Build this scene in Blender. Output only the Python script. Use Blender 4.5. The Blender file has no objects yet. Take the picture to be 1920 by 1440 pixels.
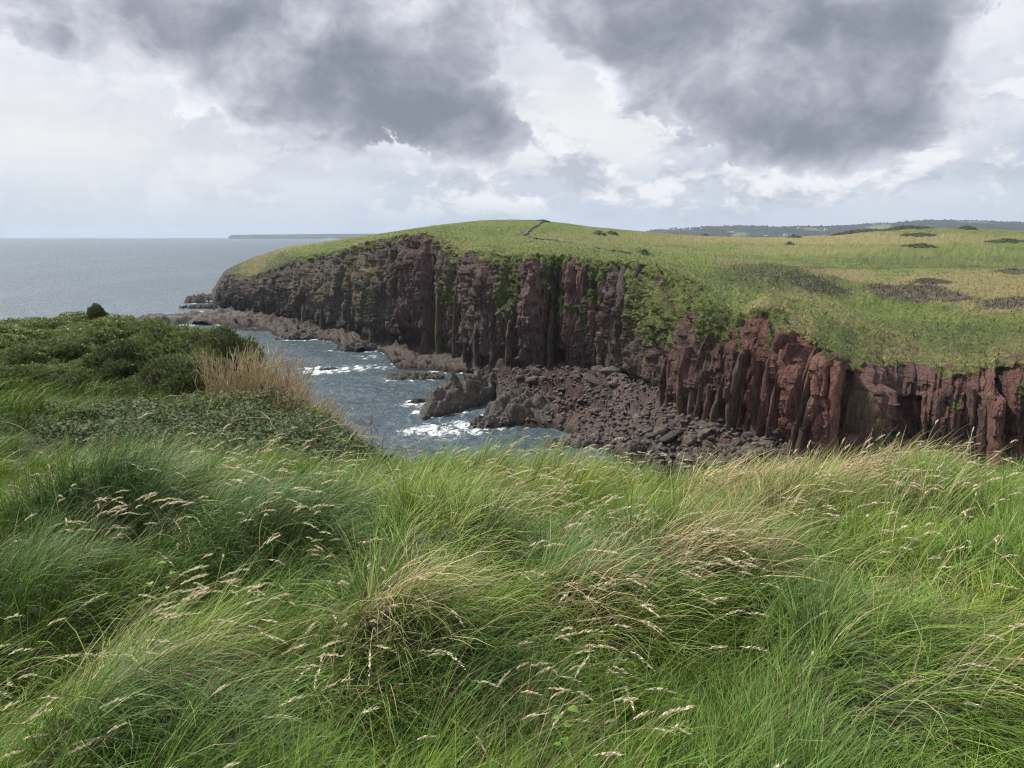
import bpy, math, random
import numpy as np
from mathutils import Vector

# ------------------------------------------------------------------ camera, sky, sun, exposure
SC = bpy.context.scene
R = math.radians
H = 40.0                      # eye height above the sea
FPX = 1443.0                  # focal length in pixels of the 1920 wide photograph
PITCH = math.atan((720 - 441) / FPX)
SP, CP = math.sin(PITCH), math.cos(PITCH)

cam = bpy.data.cameras.new('camera')
cam.sensor_width = 36.0
cam.lens = 36.0 * FPX / 1920.0
cam.clip_start = 0.05
cam.clip_end = 60000.0
cam_ob = bpy.data.objects.new('camera', cam)
SC.collection.objects.link(cam_ob)
cam_ob.location = (0, 0, H)
cam_ob.rotation_euler = (math.pi / 2 - PITCH, 0, 0)
SC.camera = cam_ob

SUN_AZ = R(-58)               # measured from +Y towards +X
SUN_EL = R(52)
SUN_DIR = Vector((math.sin(SUN_AZ) * math.cos(SUN_EL), math.cos(SUN_AZ) * math.cos(SUN_EL), math.sin(SUN_EL)))
sun = bpy.data.lights.new('sun', 'SUN')
sun.energy = 4.3
sun.angle = R(4)
sun.color = (1.0, 0.955, 0.88)
sun_ob = bpy.data.objects.new('sun', sun)
SC.collection.objects.link(sun_ob)
sun_ob.location = (-50, 30, 90)
sun_ob.rotation_euler = (-SUN_DIR).to_track_quat('-Z', 'Y').to_euler()

SC.view_settings.view_transform = 'Standard'
SC.view_settings.look = 'None'
SC.view_settings.exposure = 0.55
SC.view_settings.gamma = 1.0
SC.view_settings.use_curve_mapping = False
SC.cycles.use_denoising = True
SC.cycles.denoising_prefilter = 'NONE'
SC.cycles.denoising_input_passes = 'RGB_ALBEDO_NORMAL'
SC.cycles.filter_width = 1.2
SC.cycles.use_adaptive_sampling = True
SC.cycles.adaptive_threshold = 0.025
SC.cycles.adaptive_min_samples = 40
SC.cycles.max_bounces = 6
SC.cycles.diffuse_bounces = 3
SC.cycles.glossy_bounces = 2
SC.cycles.transmission_bounces = 4
SC.cycles.volume_bounces = 0
SC.cycles.caustics_reflective = False
SC.cycles.caustics_refractive = False


class NT:
    """small helper that writes node trees"""
    def __init__(s, tree):
        s.t = tree
        s.t.nodes.clear()

    def n(s, kind, **kw):
        nd = s.t.nodes.new(kind)
        for k, v in kw.items():
            setattr(nd, k, v)
        return nd

    def put(s, sock, v):
        if isinstance(v, bpy.types.NodeSocket):
            s.t.links.new(v, sock)
        elif v is not None:
            if hasattr(sock.default_value, '__len__') and not hasattr(v, '__len__'):
                v = (v,) * len(sock.default_value)
            if hasattr(sock.default_value, '__len__') and len(sock.default_value) == 4 and len(v) == 3:
                v = (*v, 1.0)
            sock.default_value = v

    def m(s, op, a, b=None, c=None, clamp=False):
        nd = s.n('ShaderNodeMath', operation=op, use_clamp=clamp)
        for i, v in enumerate((a, b, c)):
            if v is not None:
                s.put(nd.inputs[i], v)
        return nd.outputs[0]

    def v(s, op, a, b=None, scale=None):
        nd = s.n('ShaderNodeVectorMath', operation=op)
        s.put(nd.inputs[0], a)
        if b is not None:
            s.put(nd.inputs[1], b)
        if scale is not None:
            s.put(nd.inputs['Scale'], scale)
        return nd.outputs['Value'] if op in ('DOT_PRODUCT', 'LENGTH') else nd.outputs[0]

    def mix(s, f, a, b, blend='MIX'):
        nd = s.n('ShaderNodeMix', data_type='RGBA', blend_type=blend)
        s.put(nd.inputs[0], f)
        s.put(nd.inputs[6], a)
        s.put(nd.inputs[7], b)
        return nd.outputs[2]

    def ss(s, x, a, b, lo=0.0, hi=1.0):
        nd = s.n('ShaderNodeMapRange', interpolation_type='SMOOTHSTEP')
        s.put(nd.inputs[0], x)
        for i, v in enumerate((a, b, lo, hi)):
            s.put(nd.inputs[i + 1], v)
        return nd.outputs[0]

    def noise(s, vec, scale, detail=4.0, rough=0.5, dist=0.0, col=False):
        nd = s.n('ShaderNodeTexNoise')
        s.put(nd.inputs['Vector'], vec)
        s.put(nd.inputs['Scale'], scale)
        s.put(nd.inputs['Detail'], detail)
        s.put(nd.inputs['Roughness'], rough)
        s.put(nd.inputs['Distortion'], dist)
        return nd.outputs['Color'] if col else nd.outputs['Fac']

    def vor(s, vec, scale, feature='F1', smooth=None):
        nd = s.n('ShaderNodeTexVoronoi', feature=feature)
        s.put(nd.inputs['Vector'], vec)
        s.put(nd.inputs['Scale'], scale)
        if smooth is not None:
            nd.inputs['Smoothness'].default_value = smooth
        return nd.outputs['Distance']

    def attr(s, name, out='Fac'):
        return s.n('ShaderNodeAttribute', attribute_name=name).outputs[out]

    def scaled(s, vec, sc):
        return s.v('MULTIPLY', vec, sc)

    def bump(s, h, strength=0.5, dist=0.1, normal=None):
        nd = s.n('ShaderNodeBump')
        nd.inputs['Strength'].default_value = strength
        nd.inputs['Distance'].default_value = dist
        s.put(nd.inputs['Height'], h)
        if normal is not None:
            s.put(nd.inputs['Normal'], normal)
        return nd.outputs[0]


def ray(px, py):
    a, b = (px - 960.0) / FPX, (720.0 - py) / FPX
    return np.array([a, CP + SP * b, -SP + CP * b])


def at_depth(px, py, D):
    r = ray(px, py)
    return np.array([r[0] / r[1] * D, D, H + r[2] / r[1] * D])


def at_z(px, py, z):
    r = ray(px, py)
    return at_depth(px, py, (z - H) * r[1] / r[2])


def to_px(X, Y, Z):
    dz = Z - H
    f = Y * CP - dz * SP
    u = Y * SP + dz * CP
    f = np.where(np.abs(f) < 1e-3, 1e-3, f)
    return 960 + FPX * X / f, 720 - FPX * u / f


def azel(px, py):
    r = ray(px, py)
    r = r / np.linalg.norm(r)
    return math.atan2(r[0], r[1]), math.asin(r[2])


# ---- world
W = bpy.data.worlds.new('World')
SC.world = W
W.use_nodes = True
W.cycles.sampling_method = 'MANUAL'
W.cycles.sample_map_resolution = 512
g = NT(W.node_tree)
out = g.n('ShaderNodeOutputWorld')
bg = g.n('ShaderNodeBackground')
bg.inputs['Strength'].default_value = 0.0765
sky = g.n('ShaderNodeTexSky', sky_type='NISHITA')
sky.sun_disc = False
sky.sun_elevation = SUN_EL
sky.sun_rotation = SUN_AZ
sky.air_density = 1.0
sky.dust_density = 2.0
sky.ozone_density = 1.0
dirv = g.n('ShaderNodeTexCoord').outputs['Generated']
sep = g.n('ShaderNodeSeparateXYZ')
g.put(sep.inputs[0], dirv)
dx, dy, dz = sep.outputs
az = g.m('ARCTAN2', dx, dy)
el = g.m('ARCSINE', dz)
# cloud coordinates: stretched sideways, turbulent
q = g.scaled(dirv, (1.0, 1.0, 1.35))
wob = g.v('SUBTRACT', g.noise(q, 5.0, 3, 0.55, col=True), (0.5, 0.5, 0.5))
q2 = g.v('ADD', q, g.v('SCALE', wob, scale=0.10))


def blob(px, py, sx, sy, amp, rot=0.0):
    a0, e0 = azel(px, py)
    sa, se = sx / FPX, sy / FPX
    u = g.m('SUBTRACT', az, a0)
    w = g.m('SUBTRACT', el, e0)
    if rot:
        c, s_ = math.cos(rot), math.sin(rot)
        u, w = g.m('ADD', g.m('MULTIPLY', u, c), g.m('MULTIPLY', w, s_)), g.m('SUBTRACT', g.m('MULTIPLY', w, c), g.m('MULTIPLY', u, s_))
    d2 = g.m('ADD', g.m('POWER', g.m('DIVIDE', u, sa), 2.0), g.m('POWER', g.m('DIVIDE', w, se), 2.0))
    return g.m('MULTIPLY', g.m('EXPONENT', g.m('MULTIPLY', d2, -1.0)), amp)


def total(lst):
    o = lst[0]
    for x in lst[1:]:
        o = g.m('ADD', o, x)
    return o


n1 = g.noise(q2, 3.0, 7, 0.55)
n2 = g.noise(g.v('ADD', q2, (3.1, 7.7, 1.3)), 9.0, 7, 0.62)
field = g.m('ADD', g.m('MULTIPLY', g.m('SUBTRACT', n1, 0.5), 1.0), g.m('MULTIPLY', g.m('SUBTRACT', n2, 0.5), 0.68))
n3 = g.noise(g.v('ADD', q2, (6.1, 1.7, 2.3)), 15.0, 4, 0.55)
field = g.m('ADD', field, g.m('MULTIPLY', g.m('SUBTRACT', g.m('ABSOLUTE', g.m('SUBTRACT', n3, 0.5)), 0.09), 0.75))
bias = total([
    # left bank of dark cloud
    blob(540, 20, 340, 120, 0.30, -0.25), blob(720, 180, 260, 85, 0.30, -0.26), blob(900, 240, 130, 58, 0.24),
    blob(310, 60, 170, 80, 0.16, -0.4), blob(880, 70, 70, 70, 0.10),
    # right bank
    blob(1330, 40, 330, 105, 0.28, -0.1), blob(1500, 165, 250, 110, 0.28), blob(1500, 262, 200, 58, 0.23),
    blob(1670, 130, 150, 110, 0.12), blob(1650, 0, 200, 60, 0.24), blob(1140, 30, 160, 75, 0.22),
    # bright gaps
    blob(150, 260, 330, 100, -0.24), blob(1075, 190, 95, 80, -0.24), blob(1210, 290, 130, 70, -0.18),
    blob(1880, 120, 80, 150, -0.16), blob(985, 90, 45, 90, -0.17), blob(500, 380, 500, 60, -0.24),
    blob(1800, 330, 200, 70, -0.16), blob(1000, 400, 900, 50, -0.08),
])
dens = g.m('ADD', field, bias)
# thickness seen a little towards the light (up and left) gives soft modelling
qs = g.v('ADD', q2, (-0.03, 0.0, 0.06))
n1s = g.noise(qs, 3.0, 4, 0.55)
n2s = g.noise(g.v('ADD', qs, (3.1, 7.7, 1.3)), 9.0, 4, 0.60)
rel = g.m('ADD', g.m('SUBTRACT', n1, n1s), g.m('MULTIPLY', g.m('SUBTRACT', n2, n2s), 0.55))
cover = g.ss(dens, 0.042, 0.100)
thick = g.ss(dens, 0.03, 0.34)
fold = g.noise(g.v('ADD', q2, (1.7, 4.2, 8.1)), 6.0, 5, 0.52)
tone = g.m('ADD', g.m('ADD', g.m('MULTIPLY', thick, 0.46), 0.20), g.m('MULTIPLY', g.m('SUBTRACT', fold, 0.5), 0.65))
tone = g.m('SUBTRACT', tone, g.m('MULTIPLY', rel, 1.9))
tone = g.m('SUBTRACT', tone, g.m('MULTIPLY', g.m('SUBTRACT', g.m('ABSOLUTE', g.m('SUBTRACT', n3, 0.5)), 0.09), 0.45))
low = total([blob(800, 225, 280, 60, 0.22, -0.14), blob(1500, 255, 230, 65, 0.22), blob(560, 120, 240, 50, 0.10, -0.3), blob(1660, 25, 150, 40, 0.28), blob(700, 60, 260, 40, -0.10), blob(1350, 130, 200, 40, -0.06)])
tone = g.m('ADD', tone, low)
ramp = g.n('ShaderNodeValToRGB')
g.put(ramp.inputs[0], tone)
cr = ramp.color_ramp
cr.interpolation = 'B_SPLINE'
cr.elements[0].position = 0.0
cr.elements[0].color = (8.3, 8.4, 8.8, 1)
cr.elements[1].position = 1.0
cr.elements[1].color = (2.2, 2.45, 3.0, 1)
for p_, c_ in ((0.18, (7.2, 7.3, 7.9)), (0.40, (5.2, 5.4, 6.1)), (0.62, (3.6, 3.82, 4.5)), (0.82, (2.7, 2.92, 3.5))):
    e_ = cr.elements.new(p_)
    e_.color = (*c_, 1)
for e_ in cr.elements:
    e_.color = tuple(0.1 * c_ for c_ in e_.color[:3]) + (1,)
cloud_c = g.mix(1.0, ramp.outputs[0], (10, 10, 10), 'MULTIPLY')
# thin bright veil behind the banks
qv = g.scaled(dirv, (1.0, 1.0, 4.2))
vn = g.noise(g.v('ADD', qv, g.v('SCALE', wob, scale=0.12)), 3.0, 5, 0.52)
vn2 = g.noise(g.v('ADD', q2, (9.0, 2.0, 4.0)), 9.0, 5, 0.6)
veil_m = g.m('ADD', g.m('MULTIPLY', vn, 0.65), g.m('MULTIPLY', vn2, 0.35))
veil_c = g.mix(g.ss(veil_m, 0.38, 0.62), (5.1, 5.5, 6.5), (7.8, 7.95, 8.35))
glow = g.m('ADD', blob(110, 290, 300, 110, 0.75), blob(1130, 190, 200, 90, 0.8))
veil_c = g.mix(g.m('MINIMUM', glow, 1.0), veil_c, (8.3, 8.2, 8.25))
hor = g.ss(el, 0.0, 0.13, 1.0, 0.0)
veil_c = g.mix(g.m('MULTIPLY', hor, 0.85), veil_c, (5.3, 6.05, 7.0))
base = g.mix(g.ss(veil_m, 0.30, 0.50, 0.72, 0.97), sky.outputs[0], veil_c)
# small far cumulus heaps low over the horizon
qc = g.v('ADD', g.scaled(dirv, (1.0, 1.0, 1.9)), g.v('SCALE', wob, scale=0.06))
cn = g.noise(qc, 10.0, 7, 0.58)
cn = g.m('ADD', cn, g.m('MULTIPLY', g.m('SUBTRACT', g.m('ABSOLUTE', g.m('SUBTRACT', n3, 0.5)), 0.09), 0.5))
band = g.m('MULTIPLY', g.ss(el, 0.008, 0.05), g.ss(el, 0.14, 0.24, 1.0, 0.0))
side = g.ss(az, -0.30, 0.0, 0.30, 1.0)
cbias = total([blob(1095, 300, 60, 40, 0.10), blob(1000, 355, 150, 40, 0.08), blob(1300, 340, 160, 40, 0.07), blob(1500, 345, 120, 30, 0.08), blob(270, 300, 40, 40, 0.10), blob(435, 365, 25, 10, 0.10), blob(595, 375, 22, 14, 0.10), blob(710, 380, 25, 10, 0.09)])
cd = g.m('ADD', cn, cbias)
cum = g.m('MULTIPLY', g.ss(cd, 0.48, 0.60), g.m('MULTIPLY', band, side))
cs_ = g.noise(g.v('ADD', qc, (-0.02, 0, 0.045)), 10.0, 4, 0.58)
cshade = g.ss(g.m('SUBTRACT', cs_, cn), -0.10, 0.10)
base = g.mix(g.m('MULTIPLY', cum, 0.9), base, g.mix(cshade, (8.1, 8.2, 8.5), (4.5, 4.85, 5.6)))
final = g.mix(cover, base, cloud_c)
g.put(bg.inputs['Color'], final)
g.put(out.inputs['Surface'], bg.outputs[0])

# ------------------------------------------------------------------ general helpers
rng = np.random.default_rng(11)
random.seed(5)
_perm = np.concatenate([rng.permutation(256)] * 3)
_g3 = rng.normal(size=(256, 3))
_g3 /= np.linalg.norm(_g3, axis=1)[:, None]


def perlin(x, y, z=0.0):
    x, y, z = np.broadcast_arrays(np.asarray(x, float), np.asarray(y, float), np.asarray(z, float))
    xi, yi, zi = np.floor(x).astype(int), np.floor(y).astype(int), np.floor(z).astype(int)
    xf, yf, zf = x - xi, y - yi, z - zi
    u, v, w = (f * f * f * (f * (f * 6 - 15) + 10) for f in (xf, yf, zf))
    xi, yi, zi = xi & 255, yi & 255, zi & 255

    def gr(i, j, k):
        h = _perm[_perm[_perm[xi + i] + yi + j] + zi + k]
        gg = _g3[h]
        return gg[..., 0] * (xf - i) + gg[..., 1] * (yf - j) + gg[..., 2] * (zf - k)
    a = gr(0, 0, 0) * (1 - u) + gr(1, 0, 0) * u
    b = gr(0, 1, 0) * (1 - u) + gr(1, 1, 0) * u
    c = gr(0, 0, 1) * (1 - u) + gr(1, 0, 1) * u
    d = gr(0, 1, 1) * (1 - u) + gr(1, 1, 1) * u
    return ((a * (1 - v) + b * v) * (1 - w) + (c * (1 - v) + d * v) * w) * 1.6


def fbm(x, y, z=0.0, o=4, rough=0.5):
    s, a = 0.0, 1.0
    for i in range(o):
        s = s + a * perlin(np.asarray(x) * 2 ** i + 17.3 * i, np.asarray(y) * 2 ** i + 5.1 * i, np.asarray(z) * 2 ** i)
        a *= rough
    return s


def sst(x, a, b):
    t = np.clip((x - a) / (b - a), 0, 1)
    return t * t * (3 - 2 * t)


def hash1(*k):
    s = 0.0
    for i, a in enumerate(k):
        s = s + np.asarray(a, float) * (12.9898, 78.233, 37.719)[i]
    return np.mod(np.sin(s) * 43758.5453, 1.0)


def mesh_from(name, V, tris=None, quads=None, mats=(), smooth=False, mat_idx=None):
    me = bpy.data.meshes.new(name)
    V = np.ascontiguousarray(V, dtype=np.float32).reshape(-1, 3)
    tris = np.zeros((0, 3), int) if tris is None else np.asarray(tris).reshape(-1, 3)
    quads = np.zeros((0, 4), int) if quads is None else np.asarray(quads).reshape(-1, 4)
    me.vertices.add(len(V))
    me.vertices.foreach_set('co', V.ravel())
    nl = tris.size + quads.size
    me.loops.add(nl)
    me.loops.foreach_set('vertex_index', np.concatenate([tris.ravel(), quads.ravel()]).astype(np.int32))
    me.polygons.add(len(tris) + len(quads))
    st = np.concatenate([np.arange(len(tris)) * 3, tris.size + np.arange(len(quads)) * 4]).astype(np.int32)
    me.polygons.foreach_set('loop_start', st)
    if smooth:
        me.polygons.foreach_set('use_smooth', np.ones(len(st), bool))
    if mat_idx is not None:
        me.polygons.foreach_set('material_index', np.asarray(mat_idx, np.int32))
    for m_ in mats:
        me.materials.append(m_)
    me.update()
    me.validate()
    return me


def add_attr(me, name, vals):
    vals = np.asarray(vals, np.float32)
    if vals.ndim == 1:
        a = me.attributes.new(name, 'FLOAT', 'POINT')
        a.data.foreach_set('value', vals)
    else:
        a = me.attributes.new(name, 'FLOAT_COLOR', 'POINT')
        if vals.shape[1] == 3:
            vals = np.concatenate([vals, np.ones((len(vals), 1), np.float32)], 1)
        a.data.foreach_set('color', np.ascontiguousarray(vals).ravel())


def link(name, me, parent=None, label=None, cat=None, group=None, kind=None, loc=None, rot=None, scale=None):
    o = bpy.data.objects.new(name, me)
    SC.collection.objects.link(o)
    if parent is not None:
        o.parent = parent
    if label:
        o['label'] = label
    if cat:
        o['category'] = cat
    if group:
        o['group'] = group
    if kind:
        o['kind'] = kind
    if loc is not None:
        o.location = loc
    if rot is not None:
        o.rotation_euler = rot
    if scale is not None:
        o.scale = scale
    return o


def grid_quads(nr, nc):
    i = np.arange(nr - 1)[:, None] * nc + np.arange(nc - 1)[None, :]
    return np.stack([i, i + 1, i + 1 + nc, i + nc], -1).reshape(-1, 4)


def material(name):
    m_ = bpy.data.materials.new(name)
    m_.use_nodes = True
    gg = NT(m_.node_tree)
    o = gg.n('ShaderNodeOutputMaterial')
    b = gg.n('ShaderNodeBsdfPrincipled')
    gg.t.links.new(b.outputs[0], o.inputs[0])
    return m_, gg, b, o


def leafy(name, base, var, rough=0.5, trans=0.25, attr=True, spec=0.3):
    """plant material: colour from the 'col' attribute or a plain colour, light passes through"""
    m_, gg, b, o = material(name)
    c = gg.attr('col', 'Color') if attr else gg.mix(gg.noise(gg.n('ShaderNodeTexCoord').outputs['Object'], 9.0, 3), base, var)
    gg.put(b.inputs['Base Color'], c)
    b.inputs['Roughness'].default_value = rough
    b.inputs['Specular IOR Level'].default_value = spec
    tr = gg.n('ShaderNodeBsdfTranslucent')
    gg.put(tr.inputs[0], c)
    mx = gg.n('ShaderNodeMixShader')
    mx.inputs[0].default_value = trans
    gg.t.links.new(b.outputs[0], mx.inputs[1])
    gg.t.links.new(tr.outputs[0], mx.inputs[2])
    gg.t.links.new(mx.outputs[0], o.inputs[0])
    return m_


# ------------------------------------------------------------------ the headland across the cove
def curve(pts):
    """list of (px, py, z) seen on a known height -> sorted arrays t, D, z"""
    P = np.array([at_z(*p) for p in pts])
    t = P[:, 0] / P[:, 1]
    k = np.argsort(t)
    return t[k], P[k, 1], P[k, 2]


def tpx(px, py):
    r = ray(px, py)
    return r[0] / r[1]


NC = 1100
TT = np.linspace(tpx(398, 560), tpx(2110, 700), NC)


def smooth1(a, k):
    if k < 1:
        return a
    w = np.hanning(2 * k + 3)[1:-1]
    w /= w.sum()
    return np.convolve(np.pad(a, k, mode='edge'), w, 'valid')


def interp_curve(c, k=4):
    return smooth1(np.interp(TT, c[0], c[1]), k), smooth1(np.interp(TT, c[0], c[2]), k)


wl = [(395, 600), (425, 612), (445, 618), (500, 621), (528, 638), (560, 634), (618, 640), (642, 655), (668, 658), (690, 655), (722, 664), (738, 690),
      (800, 697), (885, 700), (922, 712), (930, 755), (955, 795), (1000, 802), (1040, 806), (1085, 824), (1120, 846), (1180, 866), (1212, 890),
      (1260, 905), (1400, 925), (1900, 930), (2150, 925)]
DW, _ = interp_curve(curve([(a, b, 0.0) for a, b in wl]), 6)
ft = [(398, 578, 1.2), (413, 577, 2), (450, 582, 3), (520, 592, 3), (560, 602, 3), (600, 611, 3), (650, 622, 3), (700, 638, 3), (740, 650, 2.5), (800, 657, 3),
      (850, 663, 4), (880, 668, 4.5), (930, 680, 6), (1000, 688, 7), (1060, 686, 7.5), (1130, 692, 8), (1178, 700, 8.3), (1188, 702, 8.5), (1240, 728, 9), (1300, 762, 8.5),
      (1360, 775, 8.5), (1440, 800, 7.5), (1500, 832, 6.5), (1560, 862, 5), (1600, 866, 5), (1640, 840, 6), (1700, 832, 6.5), (1760, 845, 6), (1840, 850, 6), (1930, 852, 6), (2150, 850, 6)]
DF, ZF = interp_curve(curve(ft), 5)
# brow: pixel height and how far it stands behind the foot
tp = [(398, 568, 2), (408, 552, 4), (414, 530, 5), (425, 515, 6), (440, 512, 7), (470, 519, 8), (520, 500, 9), (560, 482, 9), (600, 476, 9), (650, 465, 9), (700, 451, 9), (760, 441, 9), (808, 437, 10),
      (830, 447, 9), (870, 468, 8), (920, 471, 7), (950, 478, 7), (1000, 475, 7), (1050, 479, 7), (1100, 482, 6), (1130, 486, 6), (1178, 490, 5), (1190, 492, 6),
      (1230, 500, 10), (1270, 512, 14), (1310, 536, 14), (1345, 566, 12), (1370, 592, 11), (1405, 584, 10), (1440, 573, 10), (1470, 592, 9), (1510, 628, 8), (1540, 642, 7),
      (1575, 666, 6), (1600, 680, 8), (1650, 676, 11), (1700, 677, 12), (1760, 690, 9), (1850, 680, 8), (1900, 668, 8), (1930, 655, 8), (2150, 640, 8)]
tt_ = np.array([tpx(a, b) for a, b, _ in tp])
o_ = np.argsort(tt_)
SB = smooth1(np.interp(TT, tt_[o_], np.array([c for _, _, c in tp])[o_]), 6)
SL = smooth1(np.interp(TT, tt_[o_], np.array([ray(a, b)[2] / ray(a, b)[1] for a, b, _ in tp])[o_]), 4)
DT = DF + SB
ZT = H + SL * DT


def slope_curve(lst, k=10):
    t = np.array([tpx(a, b) for a, b, _ in lst])
    o = np.argsort(t)
    D = smooth1(np.interp(TT, t[o], np.array([c for _, _, c in lst])[o]), k)
    s_ = smooth1(np.interp(TT, t[o], np.array([ray(a, b)[2] / ray(a, b)[1] for a, b, _ in lst])[o]), k)
    return D, H + s_ * D


# gentle shoulder behind the brow, then the crest against the sky
DM, ZM = slope_curve([(398, 552, 428), (420, 516, 424), (470, 502, 408), (540, 478, 382), (640, 457, 345), (720, 444, 318), (800, 432, 308), (880, 440, 300), (950, 450, 300), (1020, 452, 300),
                      (1100, 462, 290), (1180, 472, 285), (1250, 486, 270), (1320, 496, 245), (1440, 506, 222), (1520, 520, 205), (1580, 545, 190), (1660, 560, 185), (1740, 552, 190), (1830, 548, 190), (1930, 540, 195), (2150, 535, 200)])
DN, ZN = slope_curve([(398, 548, 434), (420, 511, 430), (470, 490, 422), (540, 467, 402), (640, 452, 372), (720, 439, 342), (800, 428, 330), (880, 424, 345), (950, 424, 355), (1020, 428, 360),
                      (1100, 440, 360), (1180, 452, 365), (1250, 462, 365), (1350, 474, 340), (1440, 482, 320), (1560, 494, 300), (1740, 496, 295), (1930, 494, 300), (2150, 490, 300)])
DC, ZC = slope_curve([(398, 545, 440), (420, 508, 436), (440, 498, 434), (480, 480, 432), (540, 461.5, 420), (640, 449, 392), (720, 436.5, 365), (800, 424.5, 362), (900, 413.5, 380), (960, 411.5, 395), (1020, 413, 405),
                      (1100, 424, 440), (1200, 434, 480), (1300, 441, 520), (1410, 446, 540), (1500, 443, 540), (1580, 438, 520), (1697, 428, 500), (1814, 429, 480), (1930, 434, 470), (2150, 436, 470)], 6)
bx = np.interp(TT, [tpx(398, 560), tpx(640, 450), tpx(900, 415), tpx(1100, 425), tpx(2150, 440)], [12, 40, 130, 260, 400])
ND, NZ = np.stack([DT, DM, DN, DC, DC + bx * 0.5, DC + bx]), None
zb = np.interp(TT, [tpx(398, 560), tpx(640, 450), tpx(900, 415), tpx(1100, 425), tpx(2150, 440)], [-3, -3, 8, 20, 20])
NZ = np.stack([ZT, ZM, ZN, ZC, ZC * 0.8 + zb * 0.2 - 1.0, zb])


def pchip(ND, NZ, j, D):
    """monotone interpolation of the column profiles: j column index array, D depth"""
    h = np.diff(ND, axis=0)
    d = np.diff(NZ, axis=0) / h
    m_ = np.zeros_like(NZ)
    for k in range(1, len(ND) - 1):
        a, b = d[k - 1], d[k]
        m_[k] = np.where(a * b > 0, 2 * a * b / np.where(np.abs(a + b) < 1e-9, 1e-9, a + b), 0)
    m_[0], m_[-1] = d[0], d[-1]
    res = np.full(D.shape, np.nan)
    for k in range(len(ND) - 1):
        x0, x1 = ND[k][j], ND[k + 1][j]
        s_ = np.clip((D - x0) / (x1 - x0), 0, 1)
        hh = x1 - x0
        z = (2 * s_**3 - 3 * s_**2 + 1) * NZ[k][j] + (s_**3 - 2 * s_**2 + s_) * hh * m_[k][j] + (-2 * s_**3 + 3 * s_**2) * NZ[k + 1][j] + (s_**3 - s_**2) * hh * m_[k + 1][j]
        sel = (D >= x0) & ((D <= x1) | (k == len(ND) - 2))
        res = np.where(sel, z, res)
    return np.where(np.isnan(res), NZ[0][j], res)


KNOLLS = [(1445, 512, 208, 2.6, 20, 13), (1640, 560, 180, -2.6, 17, 15), (1690, 620, 146, 1.7, 26, 10), (1880, 560, 190, -1.4, 16, 14), (1260, 500, 262, 1.2, 24, 16)]


def lumps(X, Y):
    k = 0.0
    for (px, py, D, h, sx, sy) in KNOLLS:
        c = at_depth(px, py, D)
        k = k + h * np.exp(-((X - c[0]) / sx) ** 2 - ((Y - c[1]) / sy) ** 2)
    return k + 0.9 * fbm(X / 34, Y / 34, 3.3, 3) + 0.36 * fbm(X / 6, Y / 6, 1.3, 4, .6)


def plateau_z(X, Y):
    X, Y = np.asarray(X, float), np.asarray(Y, float)
    j = np.clip(np.round((X / Y - TT[0]) / (TT[1] - TT[0])).astype(int), 0, NC - 1)
    z = pchip(ND, NZ, j, Y)
    return z + lumps(X, Y) * sst(Y - DT[j], 0, 12) * (1 - 0.7 * sst(Y, DC[j] - 60, DC[j]))


# plan normal of the cliff (towards the cove) and length along it
FX = smooth1(TT * DF, 25)
FY = smooth1(DF, 25)
tx, ty = np.gradient(FX), np.gradient(FY)
ln = np.hypot(tx, ty)
NX, NY = ty / ln, -tx / ln
S = np.concatenate([[0], np.cumsum(np.hypot(np.diff(TT * DF), np.diff(smooth1(DF, 8))))])

RW, RP, RC = 5, 62, 150                     # rows: sea bed, shore shelf, cliff
J = np.arange(NC)
rowsD, rowsZ, seg, vv = [], [], [], []
for i in range(RW):
    f = i / RW
    rowsD.append(DW - 14 * (1 - f)); rowsZ.append(-3.0 * (1 - f) + 0 * DW); seg.append(0); vv.append(f)
for i in range(RP):
    f = i / RP
    rowsD.append(DW + (DF - DW) * f); rowsZ.append(ZF * (0.12 + 0.88 * f ** 1.1) * sst(f, -0.02, 0.1)); seg.append(1); vv.append(f)
steep = np.clip((SB - 8) / 14, 0, 1)
for i in range(RC + 1):
    f = i / RC
    prof = f ** 3 * (1 - steep) + f ** 1.7 * steep
    rowsD.append(DF + (DT - DF) * prof); rowsZ.append(ZF + (ZT - ZF) * (f ** (1 - 0.12 * (1 - steep)))); seg.append(2); vv.append(f)
fr = [np.linspace(0, 1, n_ + 1)[1:] ** p_ for n_, p_ in ((52, 1.35), (28, 1), (22, 1), (6, 1), (6, 1))]
for k, ff in enumerate(fr):
    for f in ff:
        D = ND[k] + (ND[k + 1] - ND[k]) * f
        rowsD.append(D); rowsZ.append(pchip(ND, NZ, J, D)); seg.append(3 + k); vv.append(f)
Dg, Zg = np.array(rowsD), np.array(rowsZ)
seg, vv = np.array(seg), np.array(vv)
NR = len(Dg)
Xg, Yg = TT[None, :] * Dg, Dg.copy()
PX0, PY0 = to_px(Xg, Yg, Zg)
Sg = np.broadcast_to(S[None, :], Zg.shape)
Vg = np.broadcast_to(vv[:, None], Zg.shape)
isS, isC, isP = (seg == 1)[:, None], (seg == 2)[:, None], (seg >= 3)[:, None]
Zg = Zg + np.where(isP, lumps(Xg, Yg) * sst(Dg - DT, 0, 12) * (1 - 0.7 * sst(Dg, DC - 60, DC)), 0)

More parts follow.
